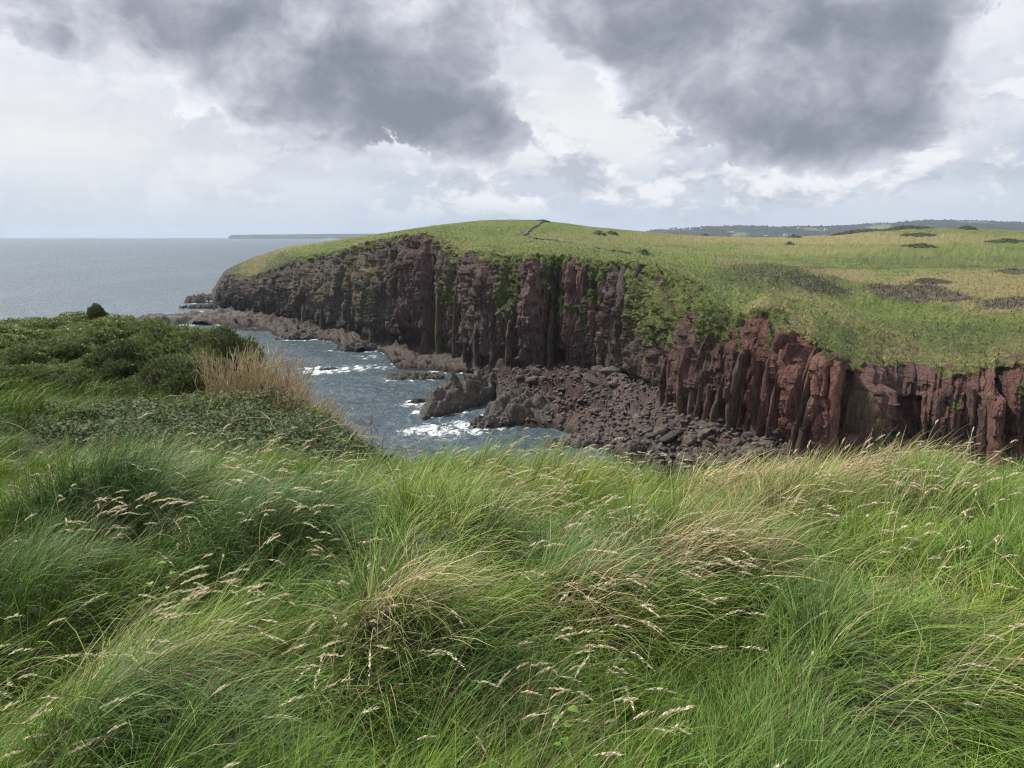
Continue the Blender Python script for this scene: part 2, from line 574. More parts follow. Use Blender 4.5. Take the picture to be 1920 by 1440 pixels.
# --- upright beds of the cliff: ribs, joints, blocks, slots and caves
disp = np.zeros_like(Zg)
sl = slice(int(np.argmax(seg == 2)), int(NR - np.argmax(seg[::-1] == 2)))
s_, z_, v_ = Sg[sl], Zg[sl], Vg[sl]
d_ = np.zeros_like(s_)
hc = (ZT - ZF)[None, :]
S_LEAN = float(np.interp(tpx(730, 560), TT, S))
pos = 0.0
while pos < S[-1]:
    w_ = rng.uniform(1.2, 5.2)
    p_ = rng.uniform(0.4, 2.6)
    lean = rng.uniform(-0.07, 0.10) if pos > S_LEAN else rng.uniform(0.15, 0.6)
    ztop = rng.uniform(0.45, 1.15) if rng.random() < 0.6 else 1.3
    cc = np.abs(S - pos) < w_ + 4.5
    if cc.any():
        zc = z_[:, cc]
        u = (s_[:, cc] - pos - lean * (zc - 10) + 0.35 * np.sin(zc * 0.5 + pos) * np.sin(zc * 0.17 + 3 * pos)) / w_
        top = ztop * hc[:, cc] + 5 - 1.6 * w_ * u ** 2
        m_ = sst(-np.abs(u), -1.0, -0.80) * sst(top - zc, 0.0, 1.6)
        d_[:, cc] = np.maximum(d_[:, cc], p_ * m_ * (1 + 0.18 * np.sin(zc * 0.4 + pos * 1.7)))
    pos += w_ * rng.uniform(0.75, 1.7)
wob1 = s_ - 0.03 * z_ + 0.25 * perlin(z_ * 0.07, s_ * 0.05)
for per, am in ((4.6, 1.4), (1.9, 0.9), (0.8, 0.5)):
    cc_ = wob1 / per + 0.9 * perlin(wob1 / (per * 3.1), 0.3, per) + 0.05 * perlin(z_ / 5.0, wob1 / per, per)
    ci_ = np.floor(cc_)
    cz_ = np.floor(z_ / (per * (0.9 + 1.3 * hash1(ci_, 4.0))) + 7 * hash1(ci_, 6.0))
    d_ += 0.9 * (hash1(ci_, cz_, per) - 0.5) * am * 0.7
    d_ += am * (0.25 + 1.1 * hash1(ci_, per)) * (cc_ - ci_ - 0.5) * np.where(hash1(ci_, 9.0) < 0.75, 1, -1)
d_ += 0.15 * perlin(wob1 * 0.42, z_ * 0.025) + 0.15 * perlin(wob1 * 1.0, z_ * 0.05, 4.0) + 0.22 * np.abs(perlin(wob1 * 2.2, z_ * 0.10, 8.0))
rag = sst(fbm(s_ / 9, z_ / 14, 12.2, 2), -0.45, 0.25)
d_ -= 1.9 * np.exp(-(perlin(wob1 * 0.27, z_ * 0.018, 11.0) / 0.045) ** 2) * rag
d_ -= 1.05 * np.exp(-(perlin(wob1 * 0.62, z_ * 0.035, 14.0) / 0.07) ** 2) * (0.4 + 0.6 * rag)
d_ -= np.where(s_ < S_LEAN, 0.12, 0.32) * np.exp(-(perlin(z_ * 0.42, s_ * 0.16, 3.0) / 0.07) ** 2) * rag
cu = np.floor(wob1 / 1.05 + 0.4 * perlin(wob1 * 0.21, 2.2))
cv = np.floor(z_ / ((1.1 + 1.7 * hash1(cu)) * np.where(s_ < S_LEAN, 2.4, 1.3)) + hash1(cu, 3) * 5)
d_ += 0.85 * (hash1(cu, cv) - 0.5) + 0.35 * (hash1(cu, 7.0) - 0.5)
cu2 = np.floor(wob1 / 2.7 + 0.5)
cv2 = np.floor(z_ / (3.0 + 3 * hash1(cu2, 1.0)) + hash1(cu2, 2.0) * 5)
d_ += 0.8 * (hash1(cu2, cv2, 3.0) - 0.5)
d_ += 0.42 * fbm(s_ / 5, z_ / 5, 7.7, 5, 0.6) + 1.5 * fbm(s_ / 24, z_ / 30, 2.7, 2)
pxc, pyc = PX0[sl], PY0[sl]


def box(x0, x1, y0, y1, amp, soft=3.0, lean=0.0):
    cc = (pxc.max(0) > x0 - 14) & (pxc.min(0) < x1 + 14)
    px_, py_ = pxc[:, cc], pyc[:, cc]
    xx = px_ - lean * (py_ - 0.5 * (y0 + y1)) + 2.0 * perlin(py_ * 0.05, x0)
    yy = py_ + 4.0 * perlin(px_ * 0.08, y0)
    d_[:, cc] += amp * sst(xx, x0 - soft, x0 + soft * 0.5) * sst(-xx, -x1 - soft, -x1 + soft * 0.5) * sst(yy, y0 - soft * 2, y0 + soft * 2) * sst(-yy, -y1 - soft * 4, -y1)


for b_ in [(941, 966, 652, 700, -7), (1049, 1068, 655, 700, -7), (735, 756, 628, 670, -6), (660, 672, 600, 650, -4), (640, 652, 500, 560, -2.5), (566, 574, 560, 612, -3), (745, 752, 470, 600, -2.5),
           (980, 987, 500, 660, -3), (1040, 1046, 530, 600, -3), (1184, 1190, 486, 640, -4.5), (1135, 1182, 480, 690, 1.2), (1363, 1375, 655, 775, -6), (1396, 1403, 690, 770, -5), (1524, 1546, 780, 880, -7),
           (1378, 1392, 640, 780, 1.8), (1410, 1440, 640, 800, 1.6), (1465, 1478, 600, 790, -3.0), (1492, 1516, 650, 850, 1.8), (1548, 1568, 655, 880, 3.2), (1572, 1600, 700, 880, -2.5),
           (1606, 1630, 720, 880, 2.6), (1630, 1728, 745, 826, -3.2), (1716, 1735, 740, 830, 1.5), (1842, 1862, 735, 850, 3.0), (1866, 1888, 690, 860, -5), (1240, 1252, 640, 700, -2), (812, 822, 480, 640, -2.2),
           (765, 808, 470, 610, 2.2), (880, 905, 500, 640, 1.6), (1000, 1010, 480, 650, 1.6), (1072, 1086, 490, 640, 1.8), (858, 866, 480, 640, -2.0), (925, 930, 480, 650, -2.2), (685, 720, 505, 600, 1.8)]:
    box(*b_)
amp = (0.35 + 0.65 * sst(v_, 0.0, 0.06)) * (1 - 0.45 * sst(v_, 0.90, 1.0)) * (1 - 0.35 * steep[None, :])
amp *= sst(TT[None, :], TT[0], TT[0] + 0.012)
disp[sl] = d_ * amp
# the brow keeps the cliff's relief and lets go of it inland; so does the shelf at the foot
last, first = disp[sl.stop - 1], disp[sl.start]
after = np.arange(sl.stop, NR)
disp[after] = last[None, :] * np.exp(-(Dg[after] - DT) / 3.5)
before = np.arange(0, sl.start)
disp[before] = first[None, :] * np.exp(-(DF - Dg[before]) / 3.0)
Xg += NX[None, :] * disp
Yg += NY[None, :] * disp

# --- shore shelf: ledges of tilted beds running out from the cliff foot
fs = sst(Vg, 0.0, 0.12) * np.where(isS, 1, 0)
strike = Xg * 0.93 + Yg * 0.36
led = 2.0 * np.abs(perlin(strike / 5.5, Yg / 60, 1.1)) + 1.3 * np.abs(perlin(strike / 2.3, Yg / 24, 2.1)) + 0.8 * fbm(Xg / 12, Yg / 12, 4.4, 4, 0.55)
cu = np.floor(strike / 1.9 + 0.6 * perlin(Xg / 4, Yg / 4)); cvv = np.floor((Yg - 0.4 * Xg) / 3.0 + hash1(cu) * 4)
led += 1.25 * (hash1(cu, cvv) - 0.4)
wide = np.clip((DF - DW) / 25, 0.4, 1.25)[None, :]
led += np.where(PX0 < 900, 1.3 * fbm(Xg / 7, Yg / 16, 9.9, 3, 0.6) - 1.1 * np.exp(-(perlin(strike / 9, Yg / 60, 6.0) / 0.10) ** 2), 0)
Zg += fs * led * wide * (0.45 + 0.55 * sst(Vg, 0, 0.3)) * (1 - 0.5 * sst(Vg, 0.9, 1.0))
Yg += np.where(isS | (seg == 0)[:, None], 2.6 * fbm(Sg / 9, 0.4, 0.1, 4, 0.6) * (1 - sst(Vg, 0.0, 0.5) * isS), 0)

# --- what grows where (a mask of plants, not of light)
vegx = np.array([(398, .05), (430, .10), (520, .12), (560, .22), (640, .25), (690, .15), (760, .05), (810, .15), (838, .45), (870, .5), (890, .1), (925, .08), (955, .55), (975, .65), (990, .15), (1012, .2), (1030, .5), (1060, .55), (1076, .12),
                 (1095, .3), (1110, .6), (1135, .62), (1150, .15), (1178, .12), (1190, .40), (1215, .50), (1250, .60), (1290, .50), (1330, .40), (1365, .30), (1400, .28), (1440, .22), (1456, .55), (1468, .85), (1478, .5), (1490, .05), (1530, .0), (1560, .12),
                 (1580, .35), (1600, .05), (1740, .08), (1775, .35), (1800, .55), (1830, .25), (1870, .5), (1920, .2), (2200, .3)])
ve = np.interp(PX0, vegx[:, 0], vegx[:, 1]) + np.interp(PX0, [540, 830, 870, 1180, 1200], [.05, .05, .12, .12, 0])
nz = fbm(Sg / 4.5, Zg / 9, 6.1, 4, 0.6)
low = np.where(PX0 < 1190, sst(Vg, 0.16, 0.42), np.where(PX0 < 1400, sst(Vg, np.interp(PX0, [1190, 1250, 1300], [.12, .2, .35]), np.interp(PX0, [1190, 1250, 1300], [.5, .65, .85])), sst(Vg, 0.25, 0.5)))
veg = ve * low + 0.40 * nz + 0.55 * sst(Vg, 0.86, 1.0) - 0.06 * disp
veg = veg - 0.25 * np.clip(-disp - 1.0, -1.5, 1.5) * np.where((PX0 > 1190) & (PX0 < 1400), 1, 0)
veg = np.where(isC, sst(veg, 0.40, 0.62), np.where(isP, 1.0, 0.0))
# bare earth lips just behind the brow
bare = np.where(isP, (1 - sst(Dg - DT, 0.3, 3.0)) * sst(fbm(Sg / 7, 1.0, 2.0, 3), -0.05, 0.25), 0.0)
veg = np.clip(veg - 0.8 * bare, 0, 1) * sst(PX0 + 10 * nz - 0.25 * (540 - PY0), 418, 432)
bulge = np.where(isC, veg * (0.45 + 0.7 * fbm(Sg / 1.8, Zg / 1.8, 2.4, 3, .6)), 0)
Xg += NX[None, :] * bulge
Yg += NY[None, :] * bulge
Zg += veg * np.where(isC | isP, np.where(isC, 0.7, 0.35) * fbm(Xg / 1.6, Yg / 1.6, Zg / 1.6, 3, 0.6), 0) * (1 - sst(Dg, DC - 30, DC))


def paint(tab):
    tab = sorted(tab)
    x = [a for a, _ in tab]
    return np.stack([np.interp(PX0 + 14 * perlin(Zg / 3, Sg / 4), x, [c[k] for _, c in tab]) for k in range(3)], -1)


rock = paint([(398, (.075, .060, .054)), (520, (.082, .066, .057)), (600, (.090, .078, .060)), (690, (.090, .080, .062)), (745, (.085, .066, .056)), (775, (.092, .058, .052)), (815, (.088, .058, .051)), (850, (.085, .066, .056)),
              (900, (.095, .064, .056)), (1000, (.098, .066, .058)), (1060, (.108, .066, .056)), (1150, (.125, .088, .080)), (1200, (.085, .064, .054)), (1300, (.115, .074, .060)), (1370, (.13, .072, .058)),
              (1420, (.155, .078, .060)), (1500, (.175, .084, .064)), (1560, (.185, .090, .069)), (1600, (.15, .082, .068)), (1680, (.135, .082, .070)), (1760, (.15, .080, .064)), (1850, (.16, .082, .064)), (2200, (.16, .082, .064))])
rock = rock * np.interp(PX0, [398, 860, 1180, 1300, 1420, 1900], [1.32, 1.36, 1.32, 1.12, 1.04, 1.04])[..., None] * np.array((.97, 1.0, 1.02))
bed = hash1(np.floor(wob1 / 3.1))
rock[sl] *= (0.82 + 0.36 * bed)[..., None]
pale = np.array((.118, .100, .082))
shelf = np.where(PX0 < 1180, sst(-Zg, -5.2 + 1.2 * nz, -2.6 + 1.2 * nz), sst(-Zg, -7.5 + 1.5 * nz, -5.0) * 0.8)
wet = np.where((PX0 < 1150) & (isC | isS), sst(Zg + 1.0 * nz, 3.2, 4.5) * (1 - sst(Zg + 2.0 * nz, 6.0, 10.5)), 0)
rock = rock * (1 - 0.5 * wet[..., None])
beach = np.where(PX0 < 940, 1.0, np.interp(PX0, [940, 1000, 1200, 1400], [0.9, 0.75, 0.7, 0.6]))
beach = beach * (0.72 + 0.45 * np.clip(fbm(Xg / 5, Yg / 9, 2.6, 3, 0.6), -1, .6))
rock = rock * (1 - (shelf * beach)[..., None]) + pale * (shelf * beach)[..., None]
black = sst(-Zg, -1.6 - 0.6 * nz, -0.5) * isS
rock *= (1 - 0.72 * black)[..., None]
lich = np.where((PX0 < 900) & isC, np.interp(PX0, [440, 540, 580, 620, 680, 705, 730, 840, 880, 900], [0, .35, .75, .35, .85, .8, .2, .45, .35, 0]), 0.06) * sst(Vg, 0.2, 0.45) * (1 - sst(Vg, 0.75, 0.95))
lich = sst(lich + 0.7 * fbm(Sg / 3.2, Zg / 6, 9.4, 4, 0.6), 0.55, 0.95) * np.where(isC, 1, 0)
rock = rock * (1 - 0.55 * lich[..., None]) + np.array((.19, .145, .055)) * 0.55 * lich[..., None]

# grass colours of the plateau
gn = fbm(Xg / 30, Yg / 46, 0.7, 4, 0.55)
gn2 = fbm(Xg / 5, Yg / 9, 5.7, 4, 0.6)
green, deep, straw = np.array((.132, .168, .042)), np.array((.062, .078, .031)), np.array((.245, .205, .098))


def ell(px, py, rx, ry, soft=0.35):
    return 1 - sst(np.hypot((PX0 - px) / rx, (PY0 - py) / ry) + 0.22 * gn2, 1 - soft, 1 + soft)


st = sst(gn + 0.45 * gn2, 0.05, 0.6) * 0.42
st = np.maximum(st, 0.55 * ell(1200, 448, 260, 14) * (0.6 + 0.5 * gn2))
st = np.maximum(st, 0.75 * ell(1560, 447, 330, 10)); st = np.maximum(st, 0.85 * ell(1580, 516, 75, 13)); st = np.maximum(st, 0.8 * ell(1790, 530, 150, 24))
st = np.maximum(st, 0.8 * ell(1890, 545, 110, 40)); st = np.maximum(st, 0.45 * ell(1500, 470, 120, 10)); st = np.maximum(st, 0.6 * ell(1440, 575, 40, 14)); st = np.maximum(st, 0.6 * ell(1500, 625, 26, 40))
st *= 1 - 0.8 * ell(860, 425, 170, 18) - 0.0
dk = np.clip(0.75 * ell(1470, 520, 130, 22) + 0.45 * ell(1650, 640, 320, 42) + 0.75 * ell(490, 495, 80, 26) + 0.4 * ell(1800, 490, 240, 10), 0, 1)
dk = np.clip(dk + 0.5 * sst(gn2, 0.12, 0.5), 0, 1)
grass = green[None, None, :] * (1 - dk[..., None]) + deep * dk[..., None]
grass = grass * (1 - st[..., None]) + straw * st[..., None]
cl = np.where(isC, 1.0, 0.0) * np.clip(1.0 - 0.7 * sst(Vg, 0.7, 1.0), 0, 1) * np.where(PX0 < 1190, 1.0, 0.55)
grass = grass * (1 - 0.78 * cl[..., None]) + deep * 0.78 * cl[..., None]
br0 = np.where(isC & (PX0 < 1190), 0.55 * sst(fbm(Sg / 2.2, Zg / 3.5, 5.5, 4, .65), -0.1, 0.5), 0)[..., None]
grass = grass * (1 - br0) + np.array((.092, .080, .050)) * br0
bright = np.where(isC, sst(fbm(Sg / 6, Zg / 7, 3.1, 3), 0.1, 0.4) * np.where((PX0 > 1200) & (PX0 < 1340), .55, .25), 0)
grass = grass * (1 - bright[..., None]) + np.array((.130, .138, .044)) * bright[..., None]
brn = np.where(isC & (PX0 > 1185) & (PX0 < 1420), sst(fbm(Sg / 3.5, Zg / 4.5, 8.3, 4, .65), 0.0, 0.45), 0)
grass = grass * (1 - 0.6 * brn[..., None]) + np.array((.125, .098, .060)) * 0.6 * brn[..., None]
earth = ell(1440, 501, 90, 5, 0.25)[..., None] * 0.8
grass = grass * (1 - earth) + np.array((.13, .082, .055)) * earth
lane = np.exp(-((PY0 - (500.5 + 1.2 * np.sin(PX0 / 60))) / 0.9) ** 2) * ((PX0 > 1500) & isP)
grass *= (1 - 0.45 * lane)[..., None]

mat_head, g, b, o = material('cliff_rock_and_turf')
tc = g.n('ShaderNodeTexCoord').outputs['Object']
rk, gr_, vg = g.attr('rock', 'Color'), g.attr('turf', 'Color'), g.attr('veg')
nf = g.noise(tc, 1.6, 8, 0.62)
nm = g.noise(g.scaled(tc, (1.0, 1.0, 0.22)), 1.3, 8, 0.65)
streak = g.noise(g.scaled(tc, (1.0, 1.0, 0.06)), 2.3, 6, 0.6)
rc = g.mix(g.ss(nm, 0.3, 0.72), g.mix(1.0, rk, (0.58, 0.56, 0.58), 'MULTIPLY'), g.mix(1.0, rk, (1.45, 1.40, 1.36), 'MULTIPLY'))
rc = g.mix(g.m('MULTIPLY', g.ss(streak, 0.52, 0.66), 0.6), rc, g.mix(1.0, rk, (0.42, 0.42, 0.42), 'MULTIPLY'))
st2 = g.noise(g.v('ADD', g.scaled(tc, (1.0, 1.0, 0.05)), (5, 3, 2)), 4.5, 4, 0.6)
rc = g.mix(g.m('MULTIPLY', g.ss(st2, 0.56, 0.70), 0.45), rc, g.mix(1.0, rk, (1.7, 1.75, 1.7), 'MULTIPLY'))
spk = g.noise(tc, 3.4, 5, 0.7)
rc = g.mix(g.m('MULTIPLY', g.ss(spk, 0.60, 0.72), 0.5), rc, (0.21, 0.19, 0.16))
t1 = g.noise(g.scaled(tc, (1.0, 0.55, 1.0)), 1.1, 7, 0.68)
t2 = g.noise(g.scaled(tc, (0.5, 0.9, 1.0)), 4.0, 5, 0.7)
tcol = g.mix(g.ss(t1, 0.32, 0.70), g.mix(1.0, gr_, (0.62, 0.68, 0.62), 'MULTIPLY'), g.mix(1.0, gr_, (1.35, 1.26, 1.22), 'MULTIPLY'))
tcol = g.mix(g.m('MULTIPLY', g.ss(t2, 0.55, 0.7), 0.35), tcol, (0.24, 0.21, 0.10))
edge = g.m('ADD', vg, g.m('MULTIPLY', g.m('SUBTRACT', nf, 0.5), 1.1))
vm = g.ss(edge, 0.40, 0.58)
g.put(b.inputs['Base Color'], g.mix(vm, rc, tcol))
b.inputs['Roughness'].default_value = 0.9
b.inputs['Specular IOR Level'].default_value = 0.22
hgt = g.m('ADD', g.m('ADD', g.m('MULTIPLY', nm, 0.45), g.m('MULTIPLY', st2, 0.55)), g.m('MULTIPLY', g.noise(tc, 4.5, 5, 0.65), 0.35))
hgt2 = g.m('ADD', g.m('MULTIPLY', t1, 0.5), g.m('MULTIPLY', t2, 0.4))
mxh = g.n('ShaderNodeMix', data_type='FLOAT')
g.put(mxh.inputs[0], vm); g.put(mxh.inputs[2], hgt); g.put(mxh.inputs[3], hgt2)
g.put(b.inputs['Normal'], g.bump(mxh.outputs[0], 1.0, 1.5))

HV = np.stack([Xg, Yg, Zg], -1).reshape(-1, 3)
me = mesh_from('headland', HV, quads=grid_quads(NR, NC), mats=[mat_head])
add_attr(me, 'rock', rock.reshape(-1, 3)); add_attr(me, 'turf', grass.reshape(-1, 3)); add_attr(me, 'veg', veg.ravel())
headland = link('headland', me, kind='structure', label='grassy headland with dark red upright cliffs across the cove')

# upright beds standing proud of the cliff, each a slab of its own
mat_slab, g, b, o = material('bed_rock')
geo = g.n('ShaderNodeNewGeometry').outputs['Position']
info = g.n('ShaderNodeObjectInfo')
oc = info.outputs['Color']
nm = g.noise(g.scaled(geo, (1.0, 1.0, 0.25)), 1.5, 7, 0.66)
g.put(b.inputs['Base Color'], g.mix(g.ss(nm, 0.32, 0.7), g.mix(1.0, oc, (.55, .55, .57), 'MULTIPLY'), g.mix(1.0, oc, (1.4, 1.36, 1.3), 'MULTIPLY')))
stz = g.noise(g.scaled(geo, (1.0, 1.0, 0.06)), 2.6, 5, 0.6)
g.put(b.inputs['Base Color'], g.mix(g.m('MULTIPLY', g.ss(stz, 0.5, 0.66), 0.6), b.inputs['Base Color'].links[0].from_socket, g.mix(1.0, oc, (.42, .42, .42), 'MULTIPLY')))
b.inputs['Roughness'].default_value = 0.9
b.inputs['Specular IOR Level'].default_value = 0.2
g.put(b.inputs['Normal'], g.bump(g.m('ADD', nm, g.m('MULTIPLY', g.noise(geo, 5.0, 4, 0.65), 0.5)), 1.0, 0.7))


def slab_mesh(seed):
    """unit slab: x thickness -.5...5, y out of the cliff (-1 front, +1 back), z 0..1"""
    r = np.random.default_rng(seed)
    lev = 11
    zz = np.sort(np.concatenate([[0, 1], r.uniform(0.05, 0.95, lev - 2)]))
    rows = []
    front, sh = -1.0, 0.0
    for z in zz:
        front += r.uniform(0.0, 0.14) if r.random() < 0.6 else 0.0
        sh += r.normal(0, 0.05)
        f = front + (0.9 * max(0, z - 0.75) / 0.25 if seed % 2 else 0.35 * max(0, z - 0.85) / 0.15)
        wl, wr = 0.5 + r.normal(0, .07), 0.5 + r.normal(0, .07)
        rows.append([(-wl + sh, 1.0, z), (-wl + sh, f + r.uniform(0, .25), z), (r.normal(0, .12) + sh, f - r.uniform(0, .12), z + r.normal(0, .008)), (wr + sh, f + r.uniform(0, .25), z), (wr + sh, 1.0, z)])
    A = np.array(rows)
    V = np.concatenate([A.reshape(-1, 3), [A[-1].mean(0)]])
    q = grid_quads(lev, 5)
    k = (lev - 1) * 5
    t = [(k + i, k + i + 1, lev * 5) for i in range(4)]
    return mesh_from('rock_slab', V, tris=t, quads=q, mats=[mat_slab])


slabs = [slab_mesh(70 + i) for i in range(14)]
cl_rows = np.arange(sl.start, sl.stop)
rs = np.random.default_rng(33)


def put_slab(pxf, y_top, width, out_m, col, y_bot=None, lean=0.0):
    """slab rooted in the cliff at pixel column pxf, its top seen at y_top"""
    pxm, pym = to_px(Xg[cl_rows], Yg[cl_rows], Zg[cl_rows])
    cst = np.argmin(np.abs(pxm[4] - pxf))
    colpy = pym[:, cst]
    i_top = int(np.argmin(np.abs(colpy - y_top)))
    i_bot = 2 if y_bot is None else int(np.argmin(np.abs(colpy - y_bot)))
    rb, rt = cl_rows[i_bot], cl_rows[i_top]
    p0 = np.array((Xg[rb, cst], Yg[rb, cst], Zg[rb, cst])); p1 = np.array((Xg[rt, cst], Yg[rt, cst], Zg[rt, cst]))
    h = p1[2] - p0[2] + 2.2
    ang = math.atan2(NY[cst], NX[cst]) + math.pi / 2
    back = math.atan2(max(np.dot(p0[:2] - p1[:2], (NX[cst], NY[cst])), -1.0), h)
    link('rock_slab', slabs[int(rs.integers(14))], headland, loc=(p0[0] + NX[cst] * .2, p0[1] + NY[cst] * .2, p0[2] - 2.0),
         rot=(-back * .8, lean + rs.normal(0, .02), ang + rs.normal(0, .12)), scale=(width * rs.choice((-1, 1)), out_m, h)).color = (*(.85 * c_ for c_ in col), 1)


RED, BRN, PUR = (.140, .074, .062), (.115, .077, .062), (.094, .068, .060)
for pxf, yt, w_, o_m, c_ in [(1232, 690, 1.2, 2.0, BRN), (1250, 672, .9, 2.2, BRN), (1266, 668, 1.2, 2.4, RED), (1280, 640, .9, 2.2, BRN), (1293, 650, 1.2, 2.6, RED), (1306, 625, .8, 2.2, BRN), (1318, 668, 1.0, 2.6, BRN), (1337, 655, 1.3, 3.0, RED), (1352, 640, 0.9, 2.6, BRN), (1384, 652, 1.1, 3.2, BRN), (1392, 628, .7, 2.4, RED), (1408, 640, .8, 2.8, BRN), (1420, 632, 1.6, 2.4, BRN), (1436, 622, 1.2, 2.8, RED),
                          (1450, 640, .8, 2.2, RED), (1486, 640, .8, 2.2, RED), (1497, 640, .7, 2.9, (.17, .11, .075)), (1512, 690, 1.5, 3.2, BRN), (1524, 700, .8, 2.6, RED), (1550, 668, 1.5, 4.2, (.185, .086, .066)), (1562, 690, .9, 3.2, RED),
                          (1592, 800, 2.6, 4.5, RED), (1612, 735, 1.0, 4.2, (.18, .13, .08)), (1622, 745, .8, 3.6, (.16, .11, .07)), (1634, 765, 1.0, 3.4, BRN), (1745, 740, 1.2, 2.4, BRN), (1768, 715, 1.0, 2.2, PUR), (1785, 725, 1.4, 2.4, RED), (1812, 730, 1.0, 2.2, BRN),
                          (1852, 735, 1.5, 4.4, (.18, .10, .075)), (1900, 700, 1.8, 2.6, RED), (1830, 760, .9, 2.4, BRN),
                          (880, 540, 1.5, 2.4, PUR), (930, 520, 1.0, 2.2, PUR), (1006, 500, 1.4, 2.6, PUR), (1018, 520, 0.9, 2.2, BRN), (1075, 495, 1.3, 2.8, (.135, .072, .060)), (1088, 505, .8, 2.2, PUR), (1120, 500, 1.0, 2.0, PUR), (1150, 500, 2.8, 2.4, (.125, .098, .090)),
                          (1172, 495, 1.6, 2.6, PUR), (860, 500, 1.0, 2.2, BRN), (970, 600, 1.0, 2.8, BRN), (1034, 590, 1.4, 3.0, PUR), (1100, 610, 1.6, 2.8, PUR), (1130, 640, 2.0, 2.6, PUR), (905, 600, 1.6, 2.4, PUR), (830, 520, 1.2, 2.2, (.11, .095, .06)), (800, 480, 3.4, 2.0, (.10, .062, .055)),
                          (700, 520, 2.6, 2.2, (.10, .092, .070)), (660, 540, 2.0, 2.2, (.09, .08, .06)), (575, 560, 2.4, 2.6, (.10, .085, .062)), (610, 560, 2.0, 2.2, (.085, .07, .06))]:
    put_slab(pxf, yt, w_ * 1.25, o_m, c_)

# ------------------------------------------------------------------ rocks
mat_rock, g, b, o = material('shore_rock')
tc = g.n('ShaderNodeTexCoord').outputs['Object']
geo = g.n('ShaderNodeNewGeometry')
wz = g.n('ShaderNodeSeparateXYZ'); g.put(wz.inputs[0], geo.outputs['Position'])
info = g.n('ShaderNodeObjectInfo')
rn = g.noise(geo.outputs['Position'], 1.1, 8, 0.66)
rcol = g.mix(info.outputs['Random'], (.056, .047, .042), (.132, .116, .100))
rcol = g.mix(g.ss(rn, 0.35, 0.7), g.mix(1.0, rcol, (.55, .54, .54), 'MULTIPLY'), g.mix(1.0, rcol, (1.35, 1.3, 1.25), 'MULTIPLY'))
wetm = g.ss(g.m('ADD', wz.outputs[2], g.m('MULTIPLY', g.m('SUBTRACT', rn, 0.5), 2.5)), 0.5, 1.7, 1.0, 0.0)
rcol = g.mix(g.m('MULTIPLY', wetm, 0.8), rcol, (.022, .020, .018))
g.put(b.inputs['Base Color'], rcol)
g.put(b.inputs['Roughness'], g.m('SUBTRACT', 0.9, g.m('MULTIPLY', wetm, 0.45)))
b.inputs['Specular IOR Level'].default_value = 0.3
g.put(b.inputs['Normal'], g.bump(g.m('ADD', rn, g.m('MULTIPLY', g.noise(geo.outputs['Position'], 5.0, 4, 0.6), 0.4)), 1.0, 0.6))


def ico(sub):
    import bmesh
    bm = bmesh.new()
    bmesh.ops.create_icosphere(bm, subdivisions=sub, radius=1.0)
    V = np.array([v.co[:] for v in bm.verts])
    F = np.array([[v.index for v in f.verts] for f in bm.faces])
    bm.free()
    return V, F


ICO = {k: ico(k) for k in (2, 3, 5)}


def boulder_mesh(name, seed, sub=2):
    """angular block: a sphere cut by random planes"""
    r = np.random.default_rng(seed)
    V, F = ICO[sub]
    V = V.copy()
    n_ = r.normal(size=(16, 3)); n_ /= np.linalg.norm(n_, axis=1)[:, None]
    off = r.uniform(0.42, 0.78, 16)
    for a, h in zip(n_, off):
        d = V @ a
        V -= np.maximum(d - h, 0)[:, None] * a
    V *= 1 + 0.04 * fbm(V[:, 0] * 2 + seed, V[:, 1] * 2, V[:, 2] * 2, 2)[:, None]
    return mesh_from(name, V, tris=F, mats=[mat_rock])


def reef_mesh(name, L, Wd, Ht, seed, ridge=1.0):
    """long jagged ridge of tilted beds lying in the sea, axis along local x"""
    n, m_ = 90, 44
    u = np.linspace(-1, 1, n)[None, :]; v = np.linspace(-1, 1, m_)[:, None]
    X = u * L / 2 + 0 * v; Y = v * Wd / 2 + 0 * u
    rr = np.abs(u) ** 2.2 + np.abs(v) ** 2.0 + 0.45 * fbm(X / (L * .22) + seed, Y / (L * .22), seed, 3)
    env = np.clip(1 - rr, -0.6, 1)
    Z = Ht * np.sign(env) * np.abs(env) ** 0.75
    beds = X * 0.35 + Y * 0.94
    Z = Z + sst(env, -0.1, 0.25) * Ht * ridge * (0.30 * (1 - 2 * np.abs(perlin(beds / (Wd * .16) + seed, X / L * 2.0, seed))) + 0.28 * fbm(X / (Wd * .3), Y / (Wd * .2), seed, 4, 0.6))
    c1 = np.floor(beds / (Wd * .09)); c2 = np.floor(X / (Wd * .2) + hash1(c1) * 4)
    Z = Z + sst(env, -0.1, 0.2) * Ht * 0.18 * (hash1(c1, c2) - 0.5)
    Z = np.maximum(Z, -2.0)
    return mesh_from(name, np.stack([X, Y, Z], -1), quads=grid_quads(m_, n), mats=[mat_rock])


